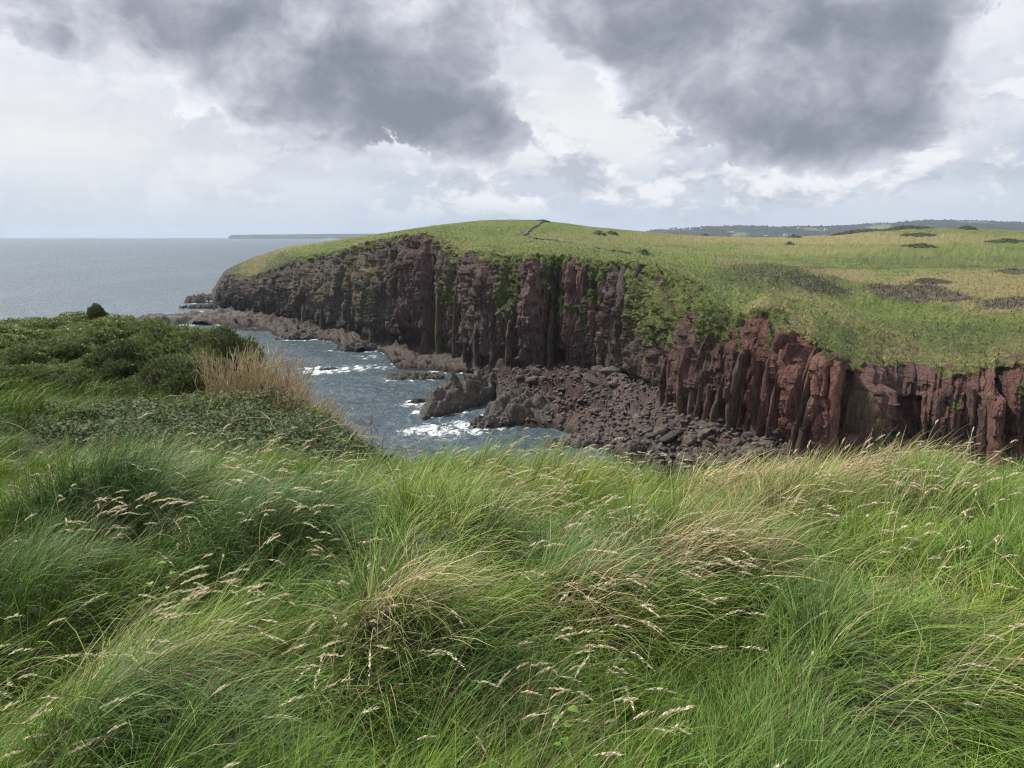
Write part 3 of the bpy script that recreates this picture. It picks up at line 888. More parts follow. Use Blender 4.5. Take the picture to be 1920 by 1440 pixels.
reefs = []   # (x, y, half length, half width, angle) for the foam
for i, (px, py, L, Wd, Ht, ang, lab) in enumerate([
    (870, 752, 40, 10.5, 5.0, 62, 'long jagged ridge of rock slanting out of the cove water'),
    (918, 712, 22, 9, 3.6, 70, 'upper end of the slanting rock ridge joining the boulder shore'),
    (985, 778, 19, 15, 4.2, 30, 'black jagged rock at the water edge of the boulder shore'),
    (925, 795, 10, 6, 2.2, 20, 'small dark rock just left of the black jagged rock'),
    (778, 708, 17, 5.5, 1.6, 8, 'low brown flat rock below the cliff in the middle of the cove'),
    (790, 752, 8, 3, 1.0, 25, 'small rock in white surf left of the slanting ridge'),
    (616, 692, 7, 2.0, 0.8, 15, 'tiny half sunken rock alone in white surf mid cove'),
    (575, 634, 24, 8, 2.8, 6, 'dark rock hump standing off the foot of the far cliff'),
    (632, 632, 20, 9, 2.6, 10, 'dark rock shelf beside the hump below the far cliff'),
    (690, 655, 26, 8, 2.8, 8, 'low ribbed rock at the cliff foot with foam along it'),
    (395, 604, 62, 20, 4.4, 4, 'long flat brown reef running out from the headland tip'),
    (350, 604, 30, 9, 3.2, 10, 'broken outer end of the long reef off the headland tip'),
    (288, 602, 22, 7, 2.6, 3, 'outermost dark rock of the reef, just above the gorse'),
    (392, 566, 30, 9, 4.0, 12, 'jagged dark rock at the far side of the headland tip'),
    (388, 577, 30, 5, 2.2, 2, 'thin low rock finger in surf at the headland tip'),
    (1090, 828, 16, 6, 1.8, 20, 'rounded low rock by the inlet below the boulder shore'),
    (1195, 862, 9, 6, 2.8, 40, 'pale block of rock in the narrow inlet behind the grass'),
]):
    p = at_z(px, py, 0.4)
    me = reef_mesh('sea_rock', L, Wd, Ht, 3.7 + i * 2.3, 1.2 if i < 4 else 1.0)
    link('sea_rock', me, label=lab, cat='rock', loc=(p[0], p[1], -0.2), rot=(0, 0, R(ang)), kind=None, group='rocks standing in the sea')
    reefs.append((p[0], p[1], L / 2, Wd / 2, R(ang)))

# boulders strewn on the shore shelf (pieces of the headland's shore)
bm_ = [boulder_mesh('boulder', 40 + i) for i in range(12)]


def surf(px, py, Dlo, Dhi):
    """nearest headland mesh vertex seen at a pixel"""
    return None


shore_rows = np.where(seg == 1)[0]
pxs, pys = to_px(Xg[shore_rows], Yg[shore_rows], Zg[shore_rows])
cand = np.argwhere((pxs > 880) & (pxs < 1560) & (pys > 690) & (pys < 885) & (Zg[shore_rows] > 0.6))
wgt = np.interp(pxs[cand[:, 0], cand[:, 1]], [880, 1000, 1200, 1500, 1560], [.4, .8, 1.2, 1.4, 1.0])
pick = rng.choice(len(cand), 300, replace=False, p=wgt / wgt.sum())
for k in pick:
    r_, c_ = cand[k]
    r_ = shore_rows[r_]
    size = min(float(rng.lognormal(-0.25, 0.5)), 2.0)
    o = link('boulder', bm_[int(rng.integers(12))], headland, loc=(Xg[r_, c_], Yg[r_, c_], Zg[r_, c_] + 0.12 * size),
             rot=tuple(rng.uniform(-0.5, 0.5, 2)) + (float(rng.uniform(0, 6.3)),), scale=(size * rng.uniform(1.0, 2.3), size * rng.uniform(.8, 1.3), size * rng.uniform(.5, 1.0)))
# small stones between them: too many to pick apart
pick = rng.choice(len(cand), 1700, replace=False, p=wgt / wgt.sum())
V2, F2 = ICO[2]
V1 = np.array([(1, 0, 0), (-1, 0, 0), (0, 1, 0), (0, -1, 0), (0, 0, 1), (0, 0, -1)], float)
F1 = np.array([(0, 2, 4), (2, 1, 4), (1, 3, 4), (3, 0, 4), (2, 0, 5), (1, 2, 5), (3, 1, 5), (0, 3, 5)])
Vs, Fs = [], []
for n_, k in enumerate(pick):
    r_, c_ = cand[k]; r_ = shore_rows[r_]
    sz = rng.uniform(0.25, 0.75)
    A = V1 * rng.uniform(0.6, 1.4, (6, 3)) * sz * (1, 1, .7)
    a = rng.uniform(0, 6.3); ca, sa = math.cos(a), math.sin(a)
    A = A @ np.array([[ca, sa, 0], [-sa, ca, 0], [0, 0, 1]])
    Vs.append(A + (Xg[r_, c_] + rng.uniform(-.6, .6), Yg[r_, c_] + rng.uniform(-.6, .6), Zg[r_, c_] + 0.1)); Fs.append(F1 + 6 * n_)
link('stones', mesh_from('stones', np.concatenate(Vs), tris=np.concatenate(Fs), mats=[mat_rock]), headland, kind='stuff')

# ------------------------------------------------------------------ the sea
nr, nc = 380, 380
Dr = np.concatenate([np.linspace(100, 460, 270), np.geomspace(463, 11400, nr - 270)])
tr = np.linspace(-1.0, 1.0, nc)
tr = 0.95 * (0.55 * tr + 0.45 * tr ** 3) - 0.12
tr = np.concatenate([np.linspace(-1.35, -0.75, 40), np.linspace(-0.745, 0.30, 300), np.linspace(0.305, 1.35, 40)])
SY = np.broadcast_to(Dr[:, None], (nr, nc)).copy()
SX = Dr[:, None] * tr[None, :]
near = 1 - sst(SY, 300, 700)
SZ = near * (0.20 * perlin(SX / 7 + 0.3 * SY / 7, SY / 11, 0.3) + 0.12 * perlin(SX / 3, SY / 4.5, 3.3)) * (SY < 900)
# white water: along the shore and round the rocks
tcol_i = np.clip(np.round((SX / SY - TT[0]) / (TT[1] - TT[0])).astype(int), 0, NC - 1)
dsh = np.where((SX / SY > TT[0] - 0.004), DW[tcol_i] - SY, 400.0)
fn = fbm(SX / 8, SY / 16, 1.9, 4, 0.6)
foam = 0.95 * (1 - sst(np.abs(dsh), 0.5, 3.6)) * sst(fn, -0.2, 0.35)
for (x, y, a, b_, an) in reefs:
    ca, sa = math.cos(an), math.sin(an)
    u = (SX - x) * ca + (SY - y) * sa
    w = -(SX - x) * sa + (SY - y) * ca
    rr = np.hypot(u / (a + 1.5), w / (b_ + 1.5))
    foam = np.maximum(foam, 1.0 * (1 - sst(rr, 0.92, 1.16)) * sst(fn, -0.3, 0.3))
for (px, py, rx, ry, s_a) in [(838, 808, 12, 6.5, 1.0), (870, 800, 8, 5, .9), (616, 694, 13, 7, 1.0), (808, 757, 10, 6, .95), (700, 686, 8, 4, .7), (760, 711, 9, 5, .8), (728, 688, 8, 4, .7),
                              (850, 727, 7, 4, .7), (905, 806, 7, 4, .8), (850, 780, 7, 4, .6), (405, 586, 22, 12, .9), (345, 596, 16, 10, .8), (660, 684, 6, 3, .6), (930, 770, 6, 3, .6), (370, 572, 16, 10, .7), (690, 670, 8, 4, .7)]:
    p = at_z(px, py, 0.0)
    rr = np.hypot((SX - p[0]) / rx, (SY - p[1]) / (ry * 1.6))
    foam = np.maximum(foam, 0.85 * s_a * (1 - sst(rr + 0.35 * fn, 0.35, 1.15)))
SZ += 0.25 * foam * near
depth = np.clip(1 - sst(dsh, 0, 60), 0, 1) * (SY < 420)
mat_sea, g, b, o = material('sea_water')
pos_ = g.n('ShaderNodeNewGeometry').outputs['Position']
pn = g.scaled(pos_, (1.0, 0.7, 0.0))
w1 = g.noise(pn, 0.42, 6, 0.66, 0.5)
w2 = g.noise(g.scaled(pos_, (0.6, 1.0, 0.0)), 0.09, 5, 0.6)
w3 = g.noise(g.scaled(pos_, (1.0, 0.35, 0.0)), 0.012, 4, 0.6)
dark = g.mix(g.ss(w2, 0.3, 0.7), (.042, .064, .080), (.072, .102, .122))
dark = g.mix(g.m('MULTIPLY', g.attr('shallow'), 0.5), dark, (.026, .050, .050))
dark = g.mix(g.m('MULTIPLY', g.ss(w3, 0.45, 0.62), 0.5), dark, (.085, .122, .155))
fo = g.attr('foam')
fnz = g.noise(g.scaled(pos_, (0.8, 0.45, 0.0)), 0.55, 9, 0.72, 0.6)
fm = g.ss(g.m('ADD', g.m('MULTIPLY', fo, 0.62), g.m('MULTIPLY', g.m('SUBTRACT', fnz, 0.5), 2.3)), 0.34, 0.80)
fm = g.m('MULTIPLY', fm, g.ss(fo, 0.04, 0.25))
g.put(b.inputs['Base Color'], g.mix(fm, dark, (.80, .83, .84)))
g.put(b.inputs['Roughness'], g.m('ADD', 0.30, g.m('MULTIPLY', fm, 0.6)))
b.inputs['IOR'].default_value = 1.333
b.inputs['Specular IOR Level'].default_value = 0.5
bh = g.m('ADD', g.m('MULTIPLY', w1, 1.5), g.m('MULTIPLY', w2, 1.6))
g.put(b.inputs['Normal'], g.bump(bh, 0.9, 0.9))
me = mesh_from('sea', np.stack([SX, SY, SZ], -1), quads=grid_quads(nr, nc), mats=[mat_sea], smooth=True)
add_attr(me, 'foam', foam.ravel()); add_attr(me, 'shallow', depth.ravel())
link('sea', me, kind='structure', label='grey blue sea with white surf by the rocks')

# ------------------------------------------------------------------ far land
mat_far, g, b, o = material('far_wooded_land')
pos_ = g.n('ShaderNodeNewGeometry').outputs['Position']
fnn = g.noise(g.scaled(pos_, (1, 0.4, 2.0)), 0.012, 6, 0.6)
fields = g.vor(g.scaled(pos_, (1, 0.35, 3.0)), 0.0035)
fc = g.mix(g.ss(fnn, 0.4, 0.6), (.010, .017, .014), (.020, .027, .019))
fc = g.mix(g.m('MULTIPLY', g.ss(fields, 0.22, 0.30, 1.0, 0.0), g.attr('open')), fc, (.10, .135, .050))
g.put(b.inputs['Base Color'], fc)
b.inputs['Roughness'].default_value = 0.95


def ridge(name, prof, D0, D1, ncol, lab, tree=0.0, seed=1.0):
    px = np.linspace(prof[0][0], prof[-1][0], ncol)
    py = np.interp(px, [a for a, _ in prof], [b_ for _, b_ in prof])
    rows = []
    op = []
    for f in np.linspace(0, 1, 26):
        D = D0 + (D1 - D0) * f
        X = (px - 960) / FPX / (CP + SP * (720 - py) / FPX) * D
        zc = H + (441 - py) / FPX * D1
        z = -3 + (zc + 3) * (np.sin(min(f * 1.25, 1.0) * math.pi / 2) ** 0.7) * (1 if f <= 0.8 else 1 - 0.6 * (f - 0.8) / 0.2)
        n_ = fbm(X / 160 + seed, D / 260 + 0 * X, seed, 4, 0.6)
        z = z + n_ * 0.10 * zc * math.sin(math.pi * min(f * 1.2, 1)) + tree * np.abs(perlin(X / 14, D / 30 + 0 * X, seed)) * sst(n_, -0.3, 0.1) * (f > 0.1)
        rows.append(np.stack([X, np.full_like(X, D), z], -1)); op.append(sst(fbm(X / 300, D / 300 + 0 * X, 2.2 + seed, 2), -0.05, 0.25))
    me = mesh_from(name, np.array(rows), quads=grid_quads(26, ncol), mats=[mat_far])
    add_attr(me, 'open', np.array(op).ravel())
    return link(name, me, kind='structure', label=lab)


far_hills = ridge('far_hills', [(1150, 443), (1190, 436.5), (1230, 432.5), (1290, 430), (1330, 426.5), (1390, 425), (1440, 426.5), (1500, 426), (1560, 426), (1640, 422), (1700, 418), (1780, 416), (1850, 417), (1930, 420), (2200, 424)],
                  3600, 4700, 700, 'low wooded hills far behind the right of the headland', tree=11.0)
ridge('far_headland', [(428, 446), (431, 440.6), (470, 440), (560, 439.2), (640, 438.6), (720, 438.2), (860, 438), (1000, 440)], 8800, 9600, 300, 'thin low grey headland on the sea horizon', seed=4.0)

mat_wall, g, b, o = material('white_render')
g.put(b.inputs['Base Color'], g.mix(g.noise(g.n('ShaderNodeTexCoord').outputs['Object'], 0.3, 3), (.66, .66, .63), (.80, .80, .78)))
mat_slate, g, b, o = material('slate_roof')
g.put(b.inputs['Base Color'], g.mix(g.noise(g.n('ShaderNodeTexCoord').outputs['Object'], 0.5, 3), (.06, .06, .07), (.10, .10, .11)))


def house_meshes():
    w, d, h, r = 7, 4, 5, 3.4
    wl_ = mesh_from('wall', [(-w, -d, 0), (w, -d, 0), (w, d, 0), (-w, d, 0), (-w, -d, h), (w, -d, h), (w, d, h), (-w, d, h), (-w, 0, h + r - .4), (w, 0, h + r - .4)],
                    tris=[(4, 7, 8), (5, 9, 6)], quads=[(0, 1, 5, 4), (1, 2, 6, 5), (2, 3, 7, 6), (3, 0, 4, 7)], mats=[mat_wall])
    e = .5
    rf = mesh_from('roof', [(-w - e, -d - e, h - .4), (w + e, -d - e, h - .4), (w + e, 0, h + r), (-w - e, 0, h + r), (-w - e, d + e, h - .4), (w + e, d + e, h - .4)],
                   quads=[(0, 1, 2, 3), (3, 2, 5, 4)], mats=[mat_slate])
    return wl_, rf


hw, hr = house_meshes()
hz_V = np.array([v.co[:] for v in far_hills.data.vertices])
hpx, hpy = to_px(hz_V[:, 0], hz_V[:, 1], hz_V[:, 2])
for i, (px, py, lab) in enumerate([
    (1258, 431, 'leftmost tiny white house on the far hilltop'), (1266, 431, 'second tiny white house from the left on the far hilltop'), (1286, 431, 'third tiny white house from the left on the far hilltop'),
    (1295, 431.5, 'fourth tiny white house from the left on the far hilltop'), (1303, 431, 'fifth tiny white house from the left on the far hilltop'), (1316, 429.5, 'tiny white house at the left end of the far wood'),
    (1366, 436.5, 'left one of two tiny white houses below the far green field'), (1373, 436, 'right one of two tiny white houses below the far green field'), (1498, 428.5, 'lone tiny white house high in the far wood'),
    (1426, 443.5, 'leftmost white cabin in the row at the foot of the far wood'), (1436, 443, 'second white cabin from the left at the foot of the far wood'), (1446, 443, 'third white cabin from the left at the foot of the far wood'),
    (1462, 442.5, 'fourth white cabin from the left at the foot of the far wood'), (1472, 442, 'fifth white cabin from the left at the foot of the far wood'), (1482, 442, 'rightmost white cabin in the row at the foot of the far wood'),
    (1548, 432, 'tiny white house right of the middle of the far wood')]):
    k = int(np.argmin((hpx - px) ** 2 + (3 * (hpy - py)) ** 2 + 1e-6 * (hz_V[:, 1] - 3600) ** 2))
    e = link('far_house', None, label=lab, cat='house', group='white houses on the far hills', loc=tuple(hz_V[k] + (0, -6, 0.5)), rot=(0, 0, random.uniform(-.5, .5)))
    s_h = random.uniform(.9, 1.4)
    e.scale = (s_h, s_h, s_h)
    link('wall', hw, e); link('roof', hr, e)

# ------------------------------------------------------------------ scrub, wall and turf on the headland
mat_scrub = leafy('scrub_leaves', None, None, 0.6, 0.15)


def tuft_cloud(P, up, size, cols, r, n_blade=3, spread=0.6, lean=(0.25, 0.0)):
    """little fans of blades at points P: returns V, tris, per vertex colours"""
    n = len(P)
    Vs, Cs = [], []
    for k in range(n_blade):
        a = r.uniform(0, 2 * math.pi, n)
        dirx = np.cos(a) * spread + lean[0]; diry = np.sin(a) * spread + lean[1]
        L = size * r.uniform(0.6, 1.25, n)
        w = L * r.uniform(0.12, 0.22, n)
        tip = P + np.stack([dirx * L, diry * L, up * L], -1)
        sx, sy = -np.sin(a + 0.7), np.cos(a + 0.7)
        b1 = P + np.stack([sx * w, sy * w, 0 * w], -1); b2 = P - np.stack([sx * w, sy * w, 0 * w], -1)
        Vs.append(np.stack([b1, b2, tip], 1)); Cs.append(np.repeat((cols * r.uniform(0.75, 1.3, (n, 1)))[:, None, :], 3, 1))
    V = np.concatenate(Vs).reshape(-1, 3)
    return V, np.arange(len(V)).reshape(-1, 3), np.concatenate(Cs).reshape(-1, 3)


def scrub(px, py, rx_px, depth_m, hgt, colr, lab, n=900, size=0.5):
    """low mat of heather or gorse lying on the plateau"""
    # find the plateau point under the pixel
    Ds = np.linspace(120, 540, 1700)
    r = ray(px, py)
    Xs, Zs = r[0] / r[1] * Ds, H + r[2] / r[1] * Ds
    hit = np.where(plateau_z(Xs, Ds) > Zs)[0]
    D = Ds[hit[0]] if len(hit) else DC[np.clip(int((r[0] / r[1] - TT[0]) / (TT[1] - TT[0])), 0, NC - 1)]
    cx, cy = r[0] / r[1] * D, D
    a, b_ = rx_px / FPX * D, depth_m
    rr = np.random.default_rng(int(px * 7 + py))
    m_ = 26
    ph = np.linspace(0, 2 * math.pi, 61)[:-1]
    rad = np.linspace(0, 1, m_)
    wob_ = 1 + 0.5 * fbm(np.cos(ph) * 1.9 + px, np.sin(ph) * 1.9, py, 4, .6)
    X = cx + a * rad[:, None] * (np.cos(ph) * wob_)[None, :]
    Y = cy + b_ * rad[:, None] * (np.sin(ph) * wob_)[None, :]
    Z = plateau_z(X, Y) + hgt * (1 - rad[:, None] ** 2.5) * (1 + 0.5 * fbm(X / 2.2, Y / 2.2, 1.0, 3)) - 0.15
    V = np.stack([X, Y, Z], -1)
    z0 = float(plateau_z(np.array([cx]), np.array([cy]))[0])
    org = np.array([cx, cy, z0])
    q_ = []
    for i in range(m_ - 1):
        for j in range(60):
            q_.append((i * 60 + j, i * 60 + (j + 1) % 60, (i + 1) * 60 + (j + 1) % 60, (i + 1) * 60 + j))
    me = mesh_from('mat', V.reshape(-1, 3) - org, quads=q_, mats=[mat_scrub])
    base = np.array(colr) * (0.8 + 0.5 * fbm(V[..., 0] / 2, V[..., 1] / 2, 3.0, 3).ravel()[:, None])
    add_attr(me, 'col', np.clip(base, 0.005, 1))
    e = link('scrub_patch', None, label=lab, cat='scrub', group='dark scrub patches on the headland', loc=tuple(org))
    link('mat', me, e)
    f = np.sqrt(rr.uniform(0, 1, n)) * (m_ - 1)
    ii, jj = f.astype(int), rr.integers(0, 60, n)
    P = V[ii, jj] + rr.normal(0, 0.3 + 0.8 * (f / m_)[:, None] ** 3, (n, 3)) * (1, 1, 0) - org
    far_ = rr.random(n) < .14
    kk = rr.uniform(1.0, 1.35, n)
    P[far_, :2] *= kk[far_, None]
    P[far_, 2] = plateau_z(P[far_, 0] + org[0], P[far_, 1] + org[1]) - org[2]
    cols = np.array(colr) * rr.uniform(0.7, 1.6, (n, 1))
    tv, tf, tcx = tuft_cloud(P, 0.9, size, cols, rr, 3, 0.7)
    me2 = mesh_from('sprigs', tv, tris=tf, mats=[mat_scrub])
    add_attr(me2, 'col', tcx)
    link('sprigs', me2, e, kind='stuff')


HEA, GOR = (.098, .086, .054), (.056, .066, .032)
scrub(1712, 549, 80, 13, 1.3, HEA, 'large dark heather patch in the grassy hollow at right', 1800, 0.55)
scrub(1745, 530, 34, 4, 0.9, HEA, 'narrow dark heather strip behind the large heather patch', 700)
scrub(1905, 571, 62, 8, 0.8, HEA, 'dark heather patch at the right edge below the straw slope', 900)
scrub(1912, 511, 40, 8, 0.8, HEA, 'dark heather patch at the right edge above the straw slope', 600)
scrub(1530, 531, 62, 5, 0.6, (.088, .092, .048), 'dark strip of heather on the rounded shoulder above the red cliff', 900)
scrub(1440, 514, 70, 6, 0.4, (.100, .110, .048), 'thin dark heather on the left of the rounded shoulder', 700)
scrub(1724, 464, 30, 4, 1.2, GOR, 'small dark gorse clump, lower of the two in the right field', 350, 0.6)
scrub(1723, 442, 30, 5, 1.2, GOR, 'small dark gorse clump, upper of the two in the right field', 350, 0.6)
scrub(1884, 453, 34, 5, 1.2, GOR, 'dark gorse clump nearest the right edge of the field', 350, 0.6)
scrub(1123, 439.5, 11, 3, 1.4, GOR, 'left of two tiny dark bushes on the middle field', 160, 0.6)
scrub(1149, 439, 11, 3, 1.4, GOR, 'right of two tiny dark bushes on the middle field', 160, 0.6)
scrub(1481, 459, 8, 2.5, 1.2, GOR, 'single tiny dark bush in the middle of the field', 140, 0.6)
scrub(1487, 445, 12, 4, 1.6, GOR, 'tiny dark bush on the field edge in front of the far wood', 140, 0.6)
scrub(1322, 442, 6, 3, 1.2, GOR, 'tiny dark bush on the skyline left of the far wood', 100, 0.6)
scrub(1700, 429, 45, 6, 1.6, GOR, 'long dark hedge clump on the skyline of the right field', 500, 0.7)
scrub(1610, 436, 50, 5, 1.3, GOR, 'dark hedge line on the skyline left of the hedge clump', 400, 0.7)
scrub(1816, 430, 16, 4, 1.6, GOR, 'small dark bush on the skyline at far right', 200, 0.7)
scrub(1020, 415, 9, 2.5, 0.5, GOR, 'dark bush on the highest point of the headland', 200, 0.6)
scrub(1208, 477, 9, 2.0, 1.3, GOR, 'small bush beside the lower end of the stone wall', 160, 0.5)

# dry stone boundary wall climbing to the top
mat_dry, g, b, o = material('dry_stone')
pp = g.n('ShaderNodeTexCoord').outputs['Object']
vn_ = g.n('ShaderNodeTexVoronoi'); g.put(vn_.inputs['Vector'], pp); vn_.inputs['Scale'].default_value = 1.3
dc = g.mix(g.noise(pp, 0.6, 4), (.10, .092, .060), (.165, .145, .10))
dc = g.mix(g.ss(vn_.outputs['Distance'], 0.2, 0.6), dc, (.055, .060, .034))
g.put(b.inputs['Base Color'], dc)
b.inputs['Roughness'].default_value = 0.95


def field_wall(pts, hgt, wid, lab):
    P = []
    for px, py in pts:
        Ds = np.linspace(180, 560, 1900)
        r = ray(px, py)
        hit = np.where(plateau_z(r[0] / r[1] * Ds, Ds) > H + r[2] / r[1] * Ds)[0]
        D = Ds[hit[0]] if len(hit) else 400.0
        P.append((r[0] / r[1] * D, D))
    P = np.array(P)
    s0 = np.concatenate([[0], np.cumsum(np.linalg.norm(np.diff(P, axis=0), axis=1))])
    s1 = np.arange(0, s0[-1], 0.6)
    X, Y = smooth1(np.interp(s1, s0, P[:, 0]), 6), smooth1(np.interp(s1, s0, P[:, 1]), 6)
    dX, dY = np.gradient(X), np.gradient(Y)
    l_ = np.hypot(dX, dY); nx, ny = -dY / l_, dX / l_
    Z = plateau_z(X, Y)
    rows = []
    for off, h in ((-.75, -.5), (-.6, .55), (-.35, .95), (.0, 1.0), (.35, .95), (.6, .55), (.75, -.5)):
        jit = 0.22 * rng.normal(size=len(X))
        hh = (h * hgt if h > 0 else h) * (1 + (0.25 * fbm(s1 / 4, off, 1.0, 3) + 0.12 * rng.normal(size=len(X)) if h > 0 else 0))
        rows.append(np.stack([X + nx * (off * wid + jit), Y + ny * (off * wid + jit), Z + hh], -1))
    A = np.array(rows)
    org = A[0, 0].copy()
    link('field_wall', mesh_from('field_wall', A - org, quads=grid_quads(7, len(X)), mats=[mat_dry]), label=lab, cat='wall', loc=tuple(org))


field_wall([(985, 441), (990, 434), (1000, 426), (1012, 418), (1019, 415)], 0.45, 1.1, 'thick stone wall stub climbing to the headland top')
field_wall([(984, 443), (1000, 447), (1040, 450), (1080, 458), (1120, 465), (1160, 472), (1192, 478)], 0.5, 0.9, 'long low stone wall running down across the headland turf')

# turf tufts over the plateau and the grassy ledges
mask = (veg > 0.75) & (Dg < 440) & (seg <= 4)[:, None] & (seg >= 2)[:, None] & (PX0 > 420) & (PX0 < 2060)
cand = np.argwhere(mask)
wgt = (Dg[mask] / 150.0) ** -0.5 * np.where((seg == 2)[cand[:, 0]], 0.45, 1.0)
pick = cand[rng.choice(len(cand), 50000, replace=True, p=wgt / wgt.sum())]
P = np.stack([Xg[pick[:, 0], pick[:, 1]], Yg[pick[:, 0], pick[:, 1]], Zg[pick[:, 0], pick[:, 1]]], -1)
P[:, :2] += rng.normal(0, 0.25, (len(P), 2))
P[:, 2] -= 0.05
cols = grass[pick[:, 0], pick[:, 1]] * rng.uniform(0.7, 1.35, (len(P), 1))
dry = rng.random(len(P)) < 0.16
cols[dry] = np.array((.25, .215, .11)) * rng.uniform(.7, 1.1, (int(dry.sum()), 1))
sz_ = np.where(rng.random(len(P)) < .06, .85, .38)
tv, tf, tcx = tuft_cloud(P, 0.75, sz_, cols * 1.15, rng, 3, 0.55, (0.35, -0.05))
me = mesh_from('headland_turf', tv, tris=tf, mats=[leafy('turf_blades', None, None, 0.6, 0.25)])
add_attr(me, 'col', tcx)
link('headland_turf', me, kind='stuff', label='wind combed turf tufts on the headland top', cat='grass')

# ------------------------------------------------------------------ near ground
EDGE = np.array([(14, 6.6), (6, 6.4), (3.6, 6.2), (1.4, 6.3), (0.2, 6.7), (-0.95, 7.0), (-1.8, 8.3), (-2.55, 10.0), (-3.3, 11.8), (-4.2, 13.6), (-5.6, 16.2), (-7.6, 19.2), (-10, 22.5), (-16, 25), (-40, 27)], float)


def edge_dist(X, Y):
    """signed distance to the cliff edge: positive on the land"""
    best = np.full(np.shape(X), 1e9)
    for (x0, y0), (x1, y1) in zip(EDGE[:-1], EDGE[1:]):
        dx_, dy_ = x1 - x0, y1 - y0
        t = np.clip(((X - x0) * dx_ + (Y - y0) * dy_) / (dx_ * dx_ + dy_ * dy_), 0, 1)
        best = np.minimum(best, np.hypot(X - x0 - t * dx_, Y - y0 - t * dy_))
    ye = np.interp(X, EDGE[::-1, 0], EDGE[::-1, 1])
    return np.where(Y < ye, best, -best)


MOUNDS = []
for px, py, r_, a_ in [(180, 955, .5, .26), (430, 985, .5, .22), (700, 915, .7, .10), (860, 1015, .45, .26), (1120, 1130, .40, .22), (820, 1200, .35, .20), (1290, 1040, .42, .20), (1470, 915, .42, .25),
                       (1790, 895, .7, .10), (1500, 1100, .5, .09), (260, 1330, .38, .16), (1720, 1260, .45, .18), (1040, 870, .6, .10), (60, 1110, .45, .14), (1050, 1290, .3, .10), (640, 1250, .3, .10), (1800, 1080, .6, .12), (300, 880, .8, .08)]:
    p = at_z(px, py, 38.40)
    MOUNDS.append((p[0], p[1], r_, a_))
DIPS = [(at_z(px, py, 38.2), r_, a_) for px, py, r_, a_ in [(1490, 1000, .35, .12), (560, 1130, .45, .12), (980, 1130, .22, .12), (420, 1100, .4, .10), (1370, 960, .3, .10), (1080, 1390, .4, .10), (200, 1080, .3, .10), (1250, 1180, .4, .10), (960, 1330, .22, .12)]]


def near_z(X, Y):
    X, Y = np.asarray(X, float), np.asarray(Y, float)
    z = 38.34 - 0.075 * np.maximum(Y - 1.5, 0) - 0.03 * np.maximum(Y - 3.8, 0) * sst(X, 0.5, 2.5) * sst(-Y, -9, -7)
    z = z - 0.03 * np.clip(Y - 9, 0, 20) + 0.05 * np.clip(-X - 4, 0, 20) * sst(Y, 8, 14)
    z = z - 0.12 * np.exp(-((X + 6.2) / 2.6) ** 2 - ((Y - 11.5) / 1.8) ** 2)
    z = z + 0.22 * np.exp(-((X + 5.4) / 1.2) ** 2 - ((Y - 8.0) / 1.0) ** 2)
    for mx_, my_, r_, a_ in MOUNDS:
        z = z + 1.4 * a_ * np.exp(-(((X - mx_) ** 2 + ((Y - my_) * 0.9) ** 2) / r_ ** 2) ** 1.35)
    for p, r_, a_ in DIPS:
        z = z - a_ * np.exp(-((X - p[0]) ** 2 + (Y - p[1]) ** 2) / r_ ** 2)
    z = z + 0.10 * fbm(X / 1.1, Y / 1.1, 0.4, 3) * sst(Y, 0.3, 1.5)
    d = edge_dist(X, Y)
    return z - np.where(d < 0.5, 0.55 * (0.5 - d) ** 2 + 0.12 * (0.5 - d), 0) * 1.0


gx = np.concatenate([np.linspace(-42, -8, 60), np.linspace(-7.8, 7.8, 160), np.linspace(8, 40, 40)])
gy = np.concatenate([np.linspace(-6, 0.8, 20), np.linspace(0.9, 9, 100), np.linspace(9.2, 45, 70)])
GX, GY = np.meshgrid(gx, gy)
GZ = np.maximum(near_z(GX, GY), -3.0)
mat_soil, g, b, o = material('clifftop_soil')
tc = g.n('ShaderNodeTexCoord').outputs['Object']
sn = g.noise(tc, 9.0, 6, 0.65)
g.put(b.inputs['Base Color'], g.mix(g.ss(sn, 0.35, 0.65), (.022, .030, .008), (.050, .058, .018)))
b.inputs['Roughness'].default_value = 0.95
g.put(b.inputs['Normal'], g.bump(sn, 1.0, 0.06))
link('clifftop_ground', mesh_from('clifftop_ground', np.stack([GX, GY, GZ], -1), quads=grid_quads(len(gy), len(gx)), mats=[mat_soil], smooth=True), kind='structure', label='clifftop ground under the long grass')


# ------------------------------------------------------------------ long grass
def gfield(P, lst):
    r = np.zeros(len(P))
    for px, py, rad, a in lst:
        c = at_z(px, py, 38.35)
        rad_ = rad
        r = np.maximum(r, a * np.exp(-((P[:, 0] - c[0]) ** 2 + (P[:, 1] - c[1]) ** 2) / rad_ ** 2))
    return r


BLUE = [(200, 985, .75, 1), (470, 1010, .7, 1), (1130, 1075, .5, 1), (860, 1330, .35, .9), (100, 1100, .5, .8), (1010, 1040, .5, .8), (1480, 1110, .7, .5), (330, 1390, .4, .8), (560, 1120, .5, .6), (1500, 1380, .5, .5)]
STRAW = [(1300, 1045, .30, .8), (1450, 925, .5, 1.1), (700, 1240, .28, .75), (1060, 1190, .25, .6), (280, 1330, .28, .6), (1600, 880, .7, .9), (1800, 870, .8, .5), (1080, 845, .5, .5), (130, 860, .9, .45), (860, 1130, .25, .5), (1900, 1260, .4, .4), (760, 890, .8, .35), (950, 1430, .25, .5)]
LIME = [(1030, 870, .9, .9), (300, 1230, .5, .9), (1700, 1180, .8, .8), (700, 930, .8, .6), (900, 1080, .4, .7), (1850, 1000, .8, .5), (1250, 900, .8, .6), (200, 870, 1.0, .5)]


